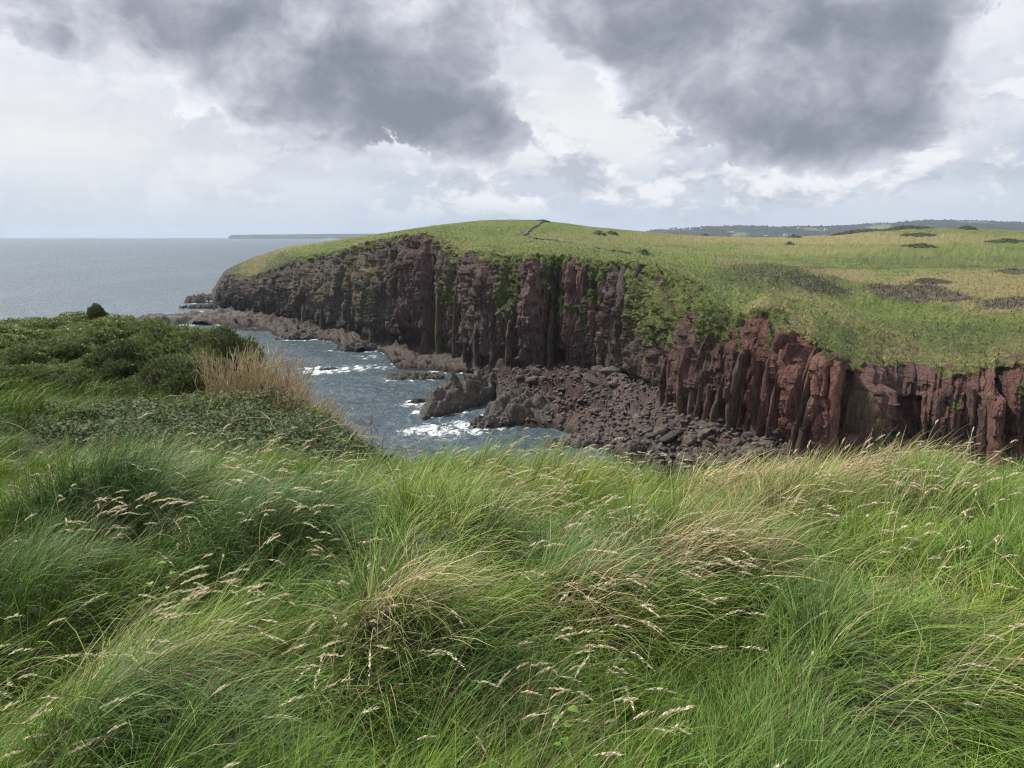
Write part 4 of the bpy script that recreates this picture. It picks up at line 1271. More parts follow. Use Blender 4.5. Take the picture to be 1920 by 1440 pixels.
def blades(P, L, W_, phi, th0, th1, col, ns=4, twist=0.0):
    n = len(P)
    tt = np.linspace(0, 1, ns + 1)
    th = th0[:, None] + (th1 - th0)[:, None] * tt[None, :] ** 1.1
    step = (L / ns)[:, None]
    ds_h = np.sin(th) * step
    ds_v = np.cos(th) * step
    h = np.concatenate([np.zeros((n, 1)), np.cumsum(0.5 * (ds_h[:, 1:] + ds_h[:, :-1]), 1)], 1)
    v = np.concatenate([np.zeros((n, 1)), np.cumsum(0.5 * (ds_v[:, 1:] + ds_v[:, :-1]), 1)], 1)
    curl = phi[:, None] + twist * tt[None, :] * rng.normal(0, 1, n)[:, None]
    C = np.stack([P[:, 0:1] + h * np.cos(curl), P[:, 1:2] + h * np.sin(curl), P[:, 2:3] + v], -1)
    sa = phi + math.pi / 2 + rng.normal(0, 0.5, n)
    side = np.stack([np.cos(sa), np.sin(sa), rng.normal(0, 0.35, n)], -1)
    w = (W_[:, None] * (1 - tt[None, :] ** 2) ** 0.8 * (0.55 + 0.45 * np.minimum(tt * 4, 1))[None, :] * 0.5)[..., None]
    A, B = C[:, :ns] + side[:, None] * w[:, :ns], C[:, :ns] - side[:, None] * w[:, :ns]
    V = np.concatenate([np.stack([A, B], 2).reshape(n, 2 * ns, 3), C[:, ns:]], 1)
    nv = 2 * ns + 1
    qd = np.array([(2 * i, 2 * i + 1, 2 * i + 3, 2 * i + 2) for i in range(ns - 1)])
    td = np.array([(2 * ns - 2, 2 * ns - 1, 2 * ns)])
    off = (np.arange(n) * nv)[:, None, None]
    return V.reshape(-1, 3), (qd[None] + off).reshape(-1, 4), (td[None] + off).reshape(-1, 3), np.repeat(col, nv, 0), C


def sample_ground(n, y0, y1, pw, margin=0.8):
    u = rng.random(int(n * 1.5))
    Y = (y0 ** (1 - pw) + u * (y1 ** (1 - pw) - y0 ** (1 - pw))) ** (1 / (1 - pw))
    X = rng.uniform(-1, 1, len(Y))
    half = 0.70 * Y + margin
    keep = rng.random(len(Y)) < half / (0.70 * y1 + margin) * 1.0
    X, Y = (X * half)[keep], Y[keep]
    d = edge_dist(X, Y)
    k = d > -0.35
    return X[k], Y[k]


def wind(X, Y):
    a = -0.12 + 0.95 * fbm(X / 1.25, Y / 1.25, 8.8, 2) + 0.35 * fbm(X / 0.4, Y / 0.4, 2.8, 2)
    e = 0.05
    gx_ = (near_z(X + e, Y) - near_z(X - e, Y)) / (2 * e)
    gy_ = (near_z(X, Y + e) - near_z(X, Y - e)) / (2 * e)
    vx, vy = np.cos(a) - 1.1 * gx_, np.sin(a) - 1.3 * gy_ * (np.abs(gy_) < 1)
    return np.arctan2(vy, vx)


def grass_cols(P, n):
    nb = fbm(P[:, 0] / 0.8, P[:, 1] / 0.8, 4.1, 3)
    gcol = np.array((.104, .186, .022)) * np.ones((n, 1))
    lime = np.clip(gfield(P, LIME) + 0.55 * nb, 0, 1)[:, None]
    gcol = gcol * (1 - lime) + np.array((.190, .250, .036)) * lime
    bl = np.clip(gfield(P, BLUE) - 0.25 * nb, 0, 1)[:, None] * 0.9
    gcol = gcol * (1 - bl) + np.array((.076, .138, .048)) * bl
    stw = gfield(P, STRAW) + 0.05 + 0.12 * fbm(P[:, 0] / 0.5, P[:, 1] / 0.5, 6.1, 2)
    dead = rng.random(n) < np.clip(stw * 0.5, 0, 0.6)
    gcol[dead] = np.array((.36, .295, .155)) * rng.uniform(0.55, 1.15, (int(dead.sum()), 1))
    return gcol * np.clip(rng.lognormal(-0.05, 0.38, (n, 1)), .4, 2.0) * np.array((1, 1, 1)) + rng.normal(0, 0.006, (n, 3)), stw


X, Y = sample_ground(560000, 1.15, 8.2, 0.55)
keep = ~((X < -0.7 - 0.28 * (Y - 6.0)) & (Y > 6.4 + 0.35 * perlin(X * 1.3, 0.3)) & (X > -4.6)) & ~((X <= -4.6) & (Y > 7.0 + 0.3 * perlin(X * 1.3, 0.3)))      # brambles take over on the left
X, Y = X[keep], Y[keep]
NB = 158000
if len(X) > NB:
    s_i = rng.choice(len(X), NB, replace=False)
    X, Y = X[s_i], Y[s_i]
wid = np.ones(len(X))
# thinner cover to either side of the view
Xm = rng.uniform(0, 2.4, 16500); Ym = rng.uniform(0.4, 7.4, 16500)
Xm = np.where(rng.random(16500) < .5, -1, 1) * (0.70 * Ym + 0.75 + Xm)
km = (edge_dist(Xm, Ym) > -0.35) & ~((Xm < -2.5) & (Ym > 6.6))
X, Y, wid = np.concatenate([X, Xm[km]]), np.concatenate([Y, Ym[km]]), np.concatenate([wid, np.full(int(km.sum()), 2.2)])
P = np.stack([X, Y, near_z(X, Y) - 0.01], -1)
n = len(P)
clump = np.round(np.stack([X, Y], -1) / 0.15 + 0.5 * np.stack([perlin(X * 5, Y * 5), perlin(X * 5, Y * 5, 3.0)], -1))
crand = hash1(clump[:, 0], clump[:, 1])
P[:, 0] += 0.42 * (clump[:, 0] * 0.15 - X); P[:, 1] += 0.42 * (clump[:, 1] * 0.15 - Y)
phi = wind(X, Y) + (crand - 0.5) * 1.2 + rng.normal(0, 0.62, n)
L = (0.25 + 0.20 * crand) * rng.uniform(0.6, 1.25, n) * (1 + 0.25 * fbm(X / 0.9, Y / 0.9, 1.9, 2))
L *= 1 - 0.25 * sst(edge_dist(X, Y), 0.9, 0.0)
gcol, stw = grass_cols(P, n)
Wd = (0.0019 + 0.0016 * rng.random(n)) * (0.75 + 0.16 * Y) * wid
flat = np.clip(sst(fbm(X / 0.7, Y / 0.7, 7.1, 2), -0.3, 0.5) + gfield(P, [(1600, 1120, .6, .8), (1800, 1300, .5, .8), (1400, 1250, .4, .6)]), 0, 1.3)
th0 = np.abs(rng.normal(0.22, 0.2, n)) + 0.6 * flat
th1 = th0 + rng.uniform(0.5, 1.9, n)
gm = leafy('grass_blades', None, None, 0.5, 0.20, spec=0.18)
th0 += 0.35 * (1 - sst(Y, 1.6, 2.4))
EX = []
for px, py, sx, sy, cnt, zz in [(1450, 905, .34, .14, 3200, 38.15), (1600, 900, .45, .12, 1200, 38.1), (1290, 1055, .18, .09, 420, 38.45), (1000, 1000, .28, .12, 150, 38.45), (700, 1235, .14, .10, 150, 38.4), (1060, 1170, .2, .12, 150, 38.4)]:
    c = at_z(px, py, zz)
    EX.append(np.stack([rng.normal(c[0], sx, cnt), rng.normal(c[1], sy, cnt)], -1))
EX = np.concatenate(EX)
ne = len(EX)
PE = np.concatenate([EX, near_z(EX[:, 0], EX[:, 1])[:, None]], 1)
ce = np.array((.43, .345, .185)) * np.clip(rng.lognormal(-.1, .35, (ne, 1)), .4, 1.7)
gr2 = rng.random(ne) < .15
ce[gr2] = np.array((.12, .17, .03))
P = np.concatenate([P, PE]); L = np.concatenate([L, rng.uniform(.32, .62, ne)]); Wd = np.concatenate([Wd, (.0022 + .0014 * rng.random(ne)) * (.75 + .16 * EX[:, 1])])
phi = np.concatenate([phi, rng.normal(-.12, .38, ne)]); t0_ = np.abs(rng.normal(.45, .25, ne)); th0 = np.concatenate([th0, t0_]); th1 = np.concatenate([th1, t0_ + rng.uniform(.8, 1.9, ne)])
gcol = np.concatenate([gcol, ce])
V, Q, T_, Cc, _ = blades(P, L, Wd, phi, th0, th1, gcol, 4, 0.25)
me = mesh_from('long_grass', V, tris=T_, quads=Q, mats=[gm])
add_attr(me, 'col', Cc)
link('long_grass', me, kind='stuff', label='long wind swept green grass covering the near clifftop', cat='grass')

# flowering stalks with pale plumes
n = 3800
X, Y = sample_ground(n * 4, 1.3, 7.6, 0.9)
P0 = np.stack([X, Y, 0 * X], -1)
SEEDY = STRAW + [(330, 985, .45, .8), (560, 1020, .5, .9), (760, 980, .5, .9), (840, 1170, .35, 1.0), (900, 1250, .3, 1), (1000, 990, .5, .9), (1080, 1180, .4, .9), (60, 1060, .45, .8), (150, 1080, .4, .7), (1000, 860, .9, .9), (1700, 960, .6, .8), (1850, 1230, .5, .8), (1650, 1250, .4, .6), (60, 1400, .5, .9), (900, 930, .7, .8), (450, 960, .6, .8)]
pr = np.clip(gfield(P0, SEEDY) * 0.62 + 0.012, 0, 1) * sst(-fbm(X / 0.4, Y / 0.4, 5.5, 2), -0.15, 0.35)
k = (rng.random(len(X)) < pr) & ~((X < -0.9) & (Y > 6.5))
X, Y = X[k][:n], Y[k][:n]
n = len(X)
P = np.stack([X, Y, near_z(X, Y)], -1)
phi = wind(X, Y) + rng.normal(0, 0.32, n)
L = rng.uniform(0.36, 0.62, n)
th0 = np.abs(rng.normal(0.35, 0.15, n)); th1 = th0 + rng.uniform(0.7, 1.5, n)
sc_ = np.array((.46, .38, .22)) * rng.uniform(0.7, 1.15, (n, 1))
V, Q, T_, Cc, C = blades(P, L, np.full(n, 0.0024) * (0.8 + 0.12 * Y), phi, th0, th1, sc_, 5, 0.15)
tip, pre = C[:, -1], C[:, -2]
ax = tip - pre
ax /= np.linalg.norm(ax, axis=1)[:, None]
s1 = np.cross(ax, np.array((0, 0, 1.0))); s1 /= np.linalg.norm(s1, axis=1)[:, None] + 1e-9
s2 = np.cross(ax, s1)
hl = rng.uniform(0.045, 0.10, n)
Vh, Fh, Ch = [], [], []
NS = 16
for j in range(NS):
    f = j / (NS - 1)
    a = rng.uniform(0, 6.28, n)
    rad = (s1 * np.cos(a)[:, None] + s2 * np.sin(a)[:, None])
    root = pre + (tip - pre) * 0.4 + ax * (hl * (f * 1.1 - 0.1))[:, None] + np.array((0, 0, -1.0)) * (hl * 0.28 * f * f)[:, None]
    w = 0.0038 * (0.35 + math.sin(math.pi * (0.15 + 0.8 * f))) * (0.9 + 0.08 * Y)
    tp_ = root + ax * (0.014 + 0.006 * rng.random(n))[:, None] + rad * (w * 0.9)[:, None]
    sd = np.cross(ax, rad)
    Vh.append(np.stack([root, root + rad * w[:, None] * 0.6 + sd * w[:, None] * 0.7 + ax * 0.006, tp_, root + rad * w[:, None] * 0.6 - sd * w[:, None] * 0.7 + ax * 0.006], 1))
    Ch.append(np.repeat((np.array((.70, .61, .43)) * rng.uniform(0.7, 1.15, (n, 1)))[:, None, :], 4, 1))
Vh = np.concatenate(Vh).reshape(-1, 3)
Fh = np.arange(len(Vh)).reshape(-1, 4) + len(V)
me = mesh_from('seed_heads', np.concatenate([V, Vh]), tris=T_, quads=np.concatenate([Q, Fh]), mats=[leafy('seed_straw', None, None, 0.7, 0.35, spec=0.2)])
add_attr(me, 'col', np.concatenate([Cc, np.concatenate(Ch).reshape(-1, 3)]))
link('flowering_grass', me, kind='stuff', label='pale seed plumes nodding over the long grass', cat='grass')

# rougher grass on the left bank beyond the brambles
X = rng.uniform(-17, -1.5, 60000); Y = np.where(rng.random(60000) < .12, rng.uniform(6.6, 9.0, 60000), rng.uniform(7.5, 20, 60000))
k = (np.abs(X) < 0.72 * Y + 0.8) & (edge_dist(X, Y) > -0.2) & ((X < -4.5) | (Y > 8.6))
X, Y = X[k][:22000], Y[k][:22000]
n = len(X)
P = np.stack([X, Y, near_z(X, Y) - 0.02], -1)
gcol, _ = grass_cols(P, n)
rust = np.clip(1.2 - edge_dist(X, Y) / 0.7, 0, 1) * (rng.random(n) < 0.6)
gcol *= 0.72
gcol = gcol * (1 - rust[:, None]) + np.array((.22, .125, .055)) * rust[:, None]
V, Q, T_, Cc, _ = blades(P, rng.uniform(0.25, 0.5, n), rng.uniform(.006, .011, n), wind(X, Y) + rng.normal(0, .5, n), np.abs(rng.normal(.3, .2, n)), rng.uniform(0.8, 1.8, n), gcol, 3, 0.2)
me = mesh_from('bank_grass', V, tris=T_, quads=Q, mats=[gm])
add_attr(me, 'col', Cc)
link('bank_grass', me, kind='stuff', label='rough grass in the hollow among the gorse', cat='grass')

# ------------------------------------------------------------------ gorse bushes on the left bank
mat_core, g, b, o = material('gorse_wood')
g.put(b.inputs['Base Color'], g.mix(g.noise(g.n('ShaderNodeTexCoord').outputs['Object'], 6.0, 4), (.018, .020, .010), (.040, .034, .020)))
b.inputs['Roughness'].default_value = 0.95
mat_gorse = leafy('gorse_shoots', None, None, 0.5, 0.2, spec=0.3)


def gorse_proto(seed, n=5200, tone=1.0):
    r = np.random.default_rng(seed)
    V, F = ICO[5]
    bump = lambda A: 1 + 0.34 * fbm(A[:, 0] * 1.5 + seed, A[:, 1] * 1.5, A[:, 2] * 1.5, 2) + 0.26 * np.abs(perlin(A[:, 0] * 3.6, A[:, 1] * 3.6 + seed, A[:, 2] * 3.6))
    V3, F3 = ICO[3]
    core = V3 * (bump(V3) * 0.86)[:, None]
    core[:, 2] = np.maximum(core[:, 2], -0.25)
    cme = mesh_from('branches', core, tris=F3, mats=[mat_core])
    u = r.normal(size=(n, 3)); u /= np.linalg.norm(u, axis=1)[:, None]
    u[:, 2] = np.where(u[:, 2] < -0.25, -u[:, 2], u[:, 2])
    rad = bump(u) * r.uniform(0.84, 1.02, n)
    P = u * rad[:, None]
    out_ = u * 0.75 + np.array((0.10, 0, 0.65)) + r.normal(0, 0.30, (n, 3))
    out_ /= np.linalg.norm(out_, axis=1)[:, None]
    Ls = r.uniform(0.07, 0.15, n)
    base = np.array((.066, .088, .030)) * tone
    tipc = np.array((.175, .205, .078)) * tone
    Vs, Cs = [], []
    for k in range(6):
        d = out_ + r.normal(0, 0.42 if k else 0.1, (n, 3))
        d /= np.linalg.norm(d, axis=1)[:, None]
        l_ = Ls * (1.0 if k == 0 else r.uniform(0.45, 0.9, n))
        s_ = np.cross(d, r.normal(size=(n, 3))); s_ /= np.linalg.norm(s_, axis=1)[:, None]
        w = 0.011 * r.uniform(.8, 1.5, n)
        st_ = P + out_ * (Ls * (0.0 if k == 0 else 0.12 * k))[:, None]
        Vs.append(np.stack([st_ - s_ * w[:, None], st_ + s_ * w[:, None], st_ + d * l_[:, None]], 1))
        mixf = r.uniform(0, 1, (n, 1)) ** 1.3
        c = base * (1 - mixf) + tipc * mixf
        Cs.append(np.repeat(c[:, None, :], 3, 1))
    SV = np.concatenate(Vs).reshape(-1, 3)
    sme = mesh_from('foliage', SV, tris=np.arange(len(SV)).reshape(-1, 3), mats=[mat_gorse])
    add_attr(sme, 'col', np.concatenate(Cs).reshape(-1, 3))
    # a gnarled stem
    m_ = 9
    zz = np.linspace(-0.7, 0.35, m_); ph = np.linspace(0, 2 * math.pi, 8)[:-1]
    rr = np.linspace(0.09, 0.03, m_)
    sx_ = 0.08 * perlin(zz * 2.2, seed); sy_ = 0.08 * perlin(zz * 2.2, seed + 4.0)
    SVt = np.stack([sx_[:, None] + rr[:, None] * np.cos(ph), sy_[:, None] + rr[:, None] * np.sin(ph), np.repeat(zz[:, None], 7, 1)], -1)
    qd = [(i * 7 + j, i * 7 + (j + 1) % 7, (i + 1) * 7 + (j + 1) % 7, (i + 1) * 7 + j) for i in range(m_ - 1) for j in range(7)]
    tme = mesh_from('stem', SVt.reshape(-1, 3), quads=qd, mats=[mat_core])
    return cme, sme, tme


protos = [gorse_proto(s_, tone=t_) for s_, t_ in ((1, 1.1), (2, 1.7), (3, 1.4), (4, 1.95))]
for i, (px, py, D, rx, rz, kind_, lab) in enumerate([
    # px, py: top of the bush as seen; D: distance; rx, rz: half width and half height in metres
    (182, 574, 17.6, .19, .22, 0, 'tiny lone dark gorse tuft sticking up on the skyline of the bank'),
    (330, 684, 11.4, .68, .52, 0, 'round dark gorse bush beside the dry stems'),
    (415, 630, 13.2, .66, .58, 0, 'dark gorse bush behind the dry stems, against the sea'),
    (330, 612, 14.2, .85, .62, 1, 'broad gorse bush sloping down behind the round dark bush'),
    (205, 597, 17.0, .85, .48, 3, 'lighter green gorse bush just under the skyline tuft'),
    (110, 594, 17.6, .95, .42, 1, 'flat topped gorse bush left of the skyline tuft'),
    (15, 612, 16.2, .95, .45, 3, 'gorse bush at the left edge of the picture on the bank top'),
    (120, 634, 14.6, .70, .42, 2, 'brownish dark gorse bush in the middle of the left bank'),
    (10, 690, 12.4, .70, .42, 2, 'low dark gorse bush at the left edge beside the grassy hollow'),
    (230, 648, 13.4, .62, .42, 0, 'dark gorse bush above the grassy hollow'),
    (252, 705, 11.8, .34, .26, 2, 'small gorse bush at the foot of the round dark bush'),
    (385, 742, 10.4, .34, .24, 0, 'small dark gorse bush below the dry stems'),
    (262, 603, 17.0, .75, .45, 2, 'gorse bush at the right end of the skyline, over the outer reef'),
    (50, 599, 18.2, 1.0, .35, 3, 'pale green gorse on the skyline at far left'),
    (490, 712, 11.4, .34, .28, 2, 'gorse bush half hidden by the right side of the dry stems'),
    (60, 650, 14.2, .6, .38, 1, 'gorse bush between the brownish bush and the left edge'),
    (75, 682, 12.8, .55, .34, 2, 'dark gorse bush on the lower slope left of the grassy hollow'),
    (140, 704, 12.4, .42, .26, 0, 'small dark gorse bush at the left rim of the grassy hollow'),
    (0, 738, 11.2, .45, .30, 1, 'lowest gorse bush at the left edge of the picture'),
    (165, 672, 13.2, .5, .32, 3, 'small pale gorse bush on the slope above the grassy hollow'),
    (370, 660, 12.6, .5, .42, 1, 'gorse bush filling the gap over the round dark bush'),
]):
    py = py + 1.12 * rz * FPX / D
    c = at_depth(px, py, D)
    e = link('gorse_bush', None, label=lab, cat='bush', group='gorse bushes on the left bank', loc=tuple(c), rot=(0, 0, 1.7 * i), scale=(rx, rx * .95, rz))
    for nm_, me in zip(('branches', 'foliage', 'stem'), protos[kind_]):
        link(nm_, me, e)


# ------------------------------------------------------------------ dry stems, brambles, twigs
def tubes(paths, radii, ns=5):
    """joined tapered tubes along polylines"""
    Vs, Qs, off = [], [], 0
    for pth, rd in zip(paths, radii):
        pth = np.asarray(pth, float)
        m_ = len(pth)
        tg = np.gradient(pth, axis=0); tg /= np.linalg.norm(tg, axis=1)[:, None] + 1e-9
        a = np.cross(tg, (0.31, 0.2, 0.93)); a /= np.linalg.norm(a, axis=1)[:, None] + 1e-9
        b2 = np.cross(tg, a)
        ph = np.linspace(0, 2 * math.pi, ns + 1)[:-1]
        rr = np.linspace(rd, rd * 0.35, m_)
        ring = pth[:, None] + rr[:, None, None] * (np.cos(ph)[None, :, None] * a[:, None] + np.sin(ph)[None, :, None] * b2[:, None])
        Vs.append(ring.reshape(-1, 3))
        i = np.arange(m_ - 1)[:, None] * ns; j = np.arange(ns)[None, :]; j2 = (j + 1) % ns
        Qs.append(np.stack([i + j, i + j2, i + ns + j2, i + ns + j], -1).reshape(-1, 4) + off)
        off += m_ * ns
    return np.concatenate(Vs), np.concatenate(Qs)


mat_dryst, g, b, o = material('dry_stems')
oi = g.noise(g.n('ShaderNodeTexCoord').outputs['Object'], 14.0, 3)
g.put(b.inputs['Base Color'], g.mix(g.ss(oi, 0.35, 0.65), (.29, .215, .115), (.50, .41, .25)))
b.inputs['Roughness'].default_value = 0.85
mat_twig, g, b, o = material('bare_twigs')
oi = g.noise(g.n('ShaderNodeTexCoord').outputs['Object'], 10.0, 3)
g.put(b.inputs['Base Color'], g.mix(oi, (.10, .065, .045), (.20, .15, .10)))


def wig(p0, d, L, bend, m_=6, jit=0.03):
    t = np.linspace(0, 1, m_)[:, None]
    j = np.cumsum(rng.normal(0, jit * L / m_ * 2, (m_, 3)), 0) * (t > 0)
    return np.array(p0) + np.array(d) * L * t + np.array(bend) * L * t * t + j


def stem_clump(name, centre, n, rx, ry, L0, L1, rad, lab, cat, matl, lean=(0.1, 0, 1), group=None):
    paths, rds = [], []
    for _ in range(n):
        a, r_ = rng.uniform(0, 6.28), math.sqrt(rng.random())
        x, y = centre[0] + rx * r_ * math.cos(a), centre[1] + ry * r_ * math.sin(a)
        z = float(near_z(np.array([x]), np.array([y]))[0])
        d = np.array(lean) + rng.normal(0, 0.13, 3) + np.array((0.16 * r_ * math.cos(a), 0, 0))
        d /= np.linalg.norm(d)
        Ls = rng.uniform(L0, L1)
        pth = wig((x, y, z - .05), d, Ls, (rng.normal(0, .15), rng.normal(0, .1), -0.05))
        paths.append(pth); rds.append(rad * rng.uniform(.6, 1.3))
        for _k in range(int(rng.integers(0, 3))):
            q0 = pth[int(rng.integers(2, 5))]
            dd = d + rng.normal(0, .5, 3); dd /= np.linalg.norm(dd)
            paths.append(wig(q0, dd, Ls * rng.uniform(.2, .4), (0, 0, 0), 4)); rds.append(rad * .5)
    V, Q = tubes(paths, rds, 4)
    z0 = float(near_z(np.array([centre[0]]), np.array([centre[1]]))[0])
    org = np.array((centre[0], centre[1], z0))
    return link(name, mesh_from(name, V - org, quads=Q, mats=[matl]), label=lab, cat=cat, group=group, loc=tuple(org))


c = at_depth(478, 745, 10.4)
stem_clump('dry_stem_clump', c, 420, .64, .5, 0.45, 1.05, .0078, 'tall clump of straw brown dead stems between gorse and sea', 'dead stems', mat_dryst, (0.02, 0, 1))
c = at_depth(560, 775, 9.9)
stem_clump('dry_stem_clump', c, 200, .55, .5, 0.25, 0.65, .007, 'shorter tangle of brown dead stems sloping towards the sea', 'dead stems', mat_dryst, (0.25, 0, 1))
c = at_depth(265, 800, 9.0)
stem_clump('dry_stem_clump', c, 60, .9, .3, 0.2, 0.5, .005, 'thin scatter of dead stems below the grassy hollow', 'dead stems', mat_dryst, (0.1, 0, 1))


def twiggy(px, py, D, n, L, lab, cat='twigs', spread=1.0, lean=(0.3, 0, .6), rad=.007, matl=None, name='bare_bramble'):
    c = at_depth(px, py, D)
    z0 = float(near_z(np.array([c[0]]), np.array([c[1]]))[0])
    z0 = min(z0, c[2])
    paths, rds = [], []
    for _ in range(n):
        d = np.array(lean) + rng.normal(0, .35, 3) * spread
        d[2] = abs(d[2]) if lean[2] > 0.2 else d[2] * .3
        d /= np.linalg.norm(d)
        Ls = L * rng.uniform(.6, 1.2)
        pth = wig((c[0] + rng.normal(0, .08), c[1] + rng.normal(0, .08), z0), d, Ls, (rng.normal(0.1, .2), rng.normal(0, .2), rng.uniform(-.35, .05)), 8, .09)
        paths.append(pth); rds.append(rad)
        for _k in range(5):
            q0 = pth[int(rng.integers(2, 8))]
            dd = d + rng.normal(0, .7, 3); dd /= np.linalg.norm(dd)
            paths.append(wig(q0, dd, Ls * rng.uniform(.12, .35), (0, 0, 0), 5, .08)); rds.append(rad * .5)
    V, Q = tubes(paths, rds, 4)
    org = np.array((c[0], c[1], z0))
    return link(name, mesh_from(name, V - org, quads=Q, mats=[matl or mat_twig]), label=lab, cat=cat, loc=tuple(org))


twiggy(660, 845, 8.0, 5, .62, 'reddish bare bramble twigs sticking up at the cliff edge')
twiggy(700, 850, 7.7, 4, .60, 'curved bare twigs over the sea right of the reddish twigs')
twiggy(735, 862, 7.4, 3, .35, 'low dark bare twigs at the right end of the brambles')
twiggy(270, 690, 12.6, 4, .45, 'pale twisted dead branch in front of the dark gorse', matl=mat_dryst, name='dead_branch', rad=.012)
twiggy(560, 872, 7.0, 3, .75, 'pale fallen dead branch lying on the brambles', lean=(-.6, .1, .12), spread=.4, matl=mat_dryst, name='dead_branch', rad=.010)
twiggy(430, 880, 6.9, 3, .6, 'pale dead cane lying at the left front of the brambles', lean=(.7, .1, .12), spread=.4, matl=mat_dryst, name='dead_branch', rad=.009)
twiggy(545, 690, 11.5, 2, .6, 'lone thin bare twig standing against the sea', spread=.4)

# bramble mass: too many leaves to count
n = 19000
PXr = rng.uniform(60, 760, n * 3); D_ = rng.uniform(6.5, 9.9, n * 3)
X = (PXr - 960) / FPX * D_ * 1.02; Y = D_
ok = (edge_dist(X, Y) > -0.35) & (Y > 6.55 + 0.35 * perlin(X * 1.3, 0.3) + 0.18 * np.clip(-X - 3.2, 0, 3)) & (X < -0.75 - 0.12 * (Y - 6.5))
X, Y = X[ok][:n], Y[ok][:n]
n = len(X)
bh_ = 0.25 + 0.22 * fbm(X / .55, Y / .55, 3.9, 3)
bh_ *= np.clip(0.45 + edge_dist(X, Y) / 0.8, 0.3, 1) * (1 - .55 * sst(-X, 3.6, 5.6))
Z = near_z(X, Y) + np.maximum(bh_, .05) * rng.uniform(0.35, 1.0, n) ** 0.6
nrm = np.stack([rng.normal(0, .5, n), rng.normal(-.25, .5, n), np.ones(n)], -1); nrm /= np.linalg.norm(nrm, axis=1)[:, None]
a = rng.normal(size=(n, 3)); a -= (a * nrm).sum(1)[:, None] * nrm; a /= np.linalg.norm(a, axis=1)[:, None]
b2 = np.cross(nrm, a)
sz = rng.uniform(.014, .030, n)[:, None]
C0 = np.stack([X, Y, Z], -1)
LV = np.stack([C0 - a * sz, C0 - b2 * sz * .62 + nrm * sz * .15, C0 + a * sz * 1.2 - nrm * sz * .25, C0 + b2 * sz * .62 + nrm * sz * .15], 1).reshape(-1, 3)
pal = np.array([(.060, .092, .034), (.085, .120, .042), (.120, .160, .055), (.045, .066, .036), (.10, .065, .045), (.17, .13, .075)])
ci = rng.choice(6, n, p=[.32, .27, .16, .15, .05, .05])
lc = pal[ci] * rng.uniform(.75, 1.25, (n, 1))
idx = np.arange(len(LV)).reshape(-1, 4)
paths, rds = [], []
for _ in range(150):
    k_ = int(rng.integers(n))
    d = np.array((rng.normal(.3, .6), rng.normal(0, .5), rng.uniform(.0, .5))); d /= np.linalg.norm(d)
    paths.append(wig((X[k_], Y[k_], Z[k_] - .08), d, rng.uniform(.3, .8), (0, 0, -.35), 7, .06)); rds.append(.004)
me = mesh_from('leaves', LV, quads=idx, mats=[leafy('bramble_leaves', None, None, 0.6, 0.25, spec=0.12)])
add_attr(me, 'col', np.repeat(lc, 4, 0))
br = link('bramble_mass', me, kind='stuff', label='low tangle of brambles at the left cliff edge', cat='bramble')
TV, TQ = tubes(paths, rds, 4)
link('canes', mesh_from('canes', TV, quads=TQ, mats=[mat_dryst]), br, kind='stuff')

# broad leaved seedlings in the grass
mat_leaf = leafy('fresh_leaf', (.12, .24, .03), (.20, .33, .05), 0.45, 0.4, attr=False)


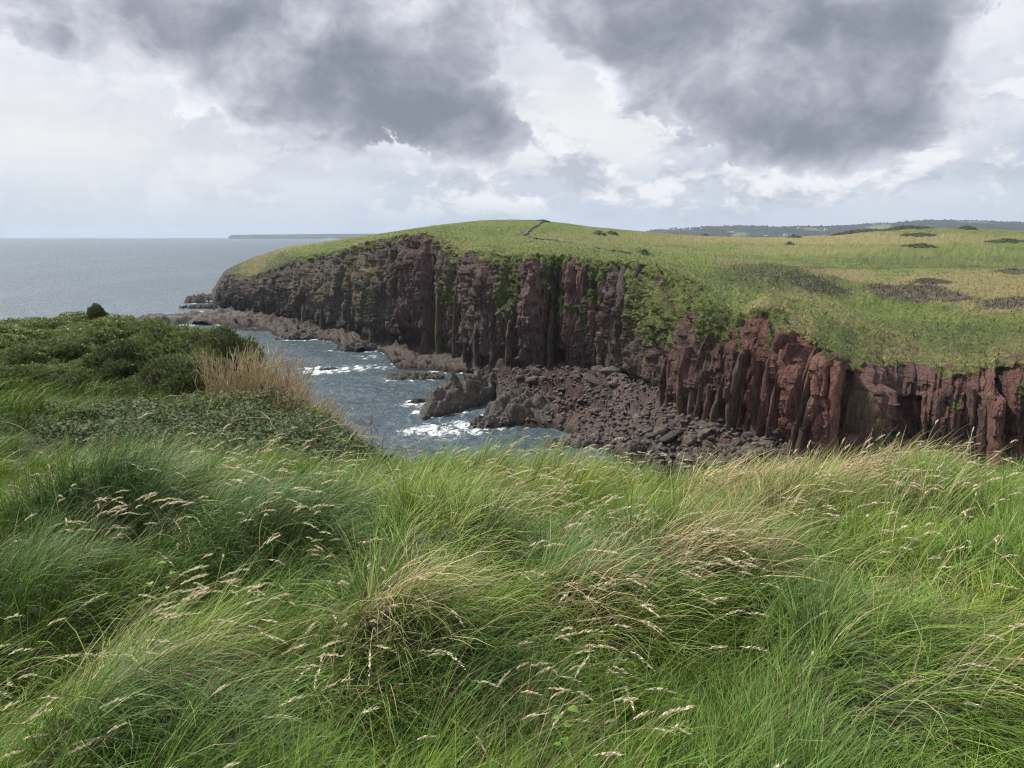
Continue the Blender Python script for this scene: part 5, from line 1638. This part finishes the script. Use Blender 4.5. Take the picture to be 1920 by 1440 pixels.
def seedling(px, py, zz, hgt, nl, lab):
    c = at_z(px, py, zz)
    z0 = float(near_z(c[0:1], c[1:2])[0])
    e = link('leafy_seedling', None, label=lab, cat='seedling', loc=(c[0], c[1], z0), group='broad leaved sprouts in the grass')
    V, Q = tubes([wig((0, 0, 0), (.06, 0, 1), hgt, (0.05, 0, 0), 6, .02)], [.003], 4)
    link('stem', mesh_from('stem', V, quads=Q, mats=[mat_leaf]), e)
    for i in range(nl):
        a = 2.4 * i + rng.uniform(-.3, .3)
        h = hgt * (0.55 + 0.45 * i / max(nl - 1, 1)); l_ = rng.uniform(.028, .045)
        d = np.array((math.cos(a), math.sin(a) * .6, .35)); s_ = np.array((-math.sin(a), math.cos(a), 0.1))
        p = np.array((.06 * h, 0, h))
        rows = []
        for f, w in ((0, .05), (.25, .75), (.5, 1.0), (.75, .62), (1, .03)):
            cpt = p + d * l_ * (0.15 + f) + np.array((0, 0, -.5)) * l_ * f * f
            rows.append([cpt - s_ * w * l_ * .38 + (0, 0, .1 * l_ * w), cpt, cpt + s_ * w * l_ * .38 + (0, 0, .1 * l_ * w)])
        link('leaf', mesh_from('leaf', np.array(rows), quads=grid_quads(5, 3), mats=[mat_leaf]), e)


seedling(318, 1215, 38.4, .42, 5, 'bright green leafy sprout in the lower left grass')
seedling(283, 1232, 38.4, .36, 3, 'smaller sprout just left of the lower left leafy sprout')
seedling(1310, 905, 38.2, .40, 6, 'upright green sprout at the grass edge before the boulder shore')
seedling(1160, 905, 38.2, .34, 5, 'sprout in short green grass left of the dead straw tussock')
seedling(1230, 1180, 38.4, .36, 5, 'faint green sprout in the centre right grass')
seedling(1190, 1045, 38.4, .30, 5, 'green sprout beside the straw patch in the middle')
seedling(1045, 1425, 38.4, .36, 6, 'green sprout at the bottom edge of the picture')

# ------------------------------------------------------------------ haze
mh = bpy.data.materials.new('haze_air')
mh.use_nodes = True
g = NT(mh.node_tree)
o = g.n('ShaderNodeOutputMaterial')
pv = g.n('ShaderNodeVolumePrincipled')
pv.inputs['Color'].default_value = (.66, .80, 1.0, 1)
pv.inputs['Density'].default_value = 4.6e-5
pv.inputs['Anisotropy'].default_value = 0.1
g.t.links.new(pv.outputs[0], o.inputs['Volume'])
hx, hy0, hy1, hz0, hz1 = 17000, -200, 12500, -6, 140
hv = [(-hx, hy0, hz0), (hx, hy0, hz0), (hx, hy1, hz0), (-hx, hy1, hz0), (-hx, hy0, hz1), (hx, hy0, hz1), (hx, hy1, hz1), (-hx, hy1, hz1)]
link('haze', mesh_from('haze', hv, quads=[(3, 2, 1, 0), (4, 5, 6, 7), (0, 1, 5, 4), (1, 2, 6, 5), (2, 3, 7, 6), (3, 0, 4, 7)], mats=[mh]), kind='stuff', label='thin sea haze over the far land', cat='haze')
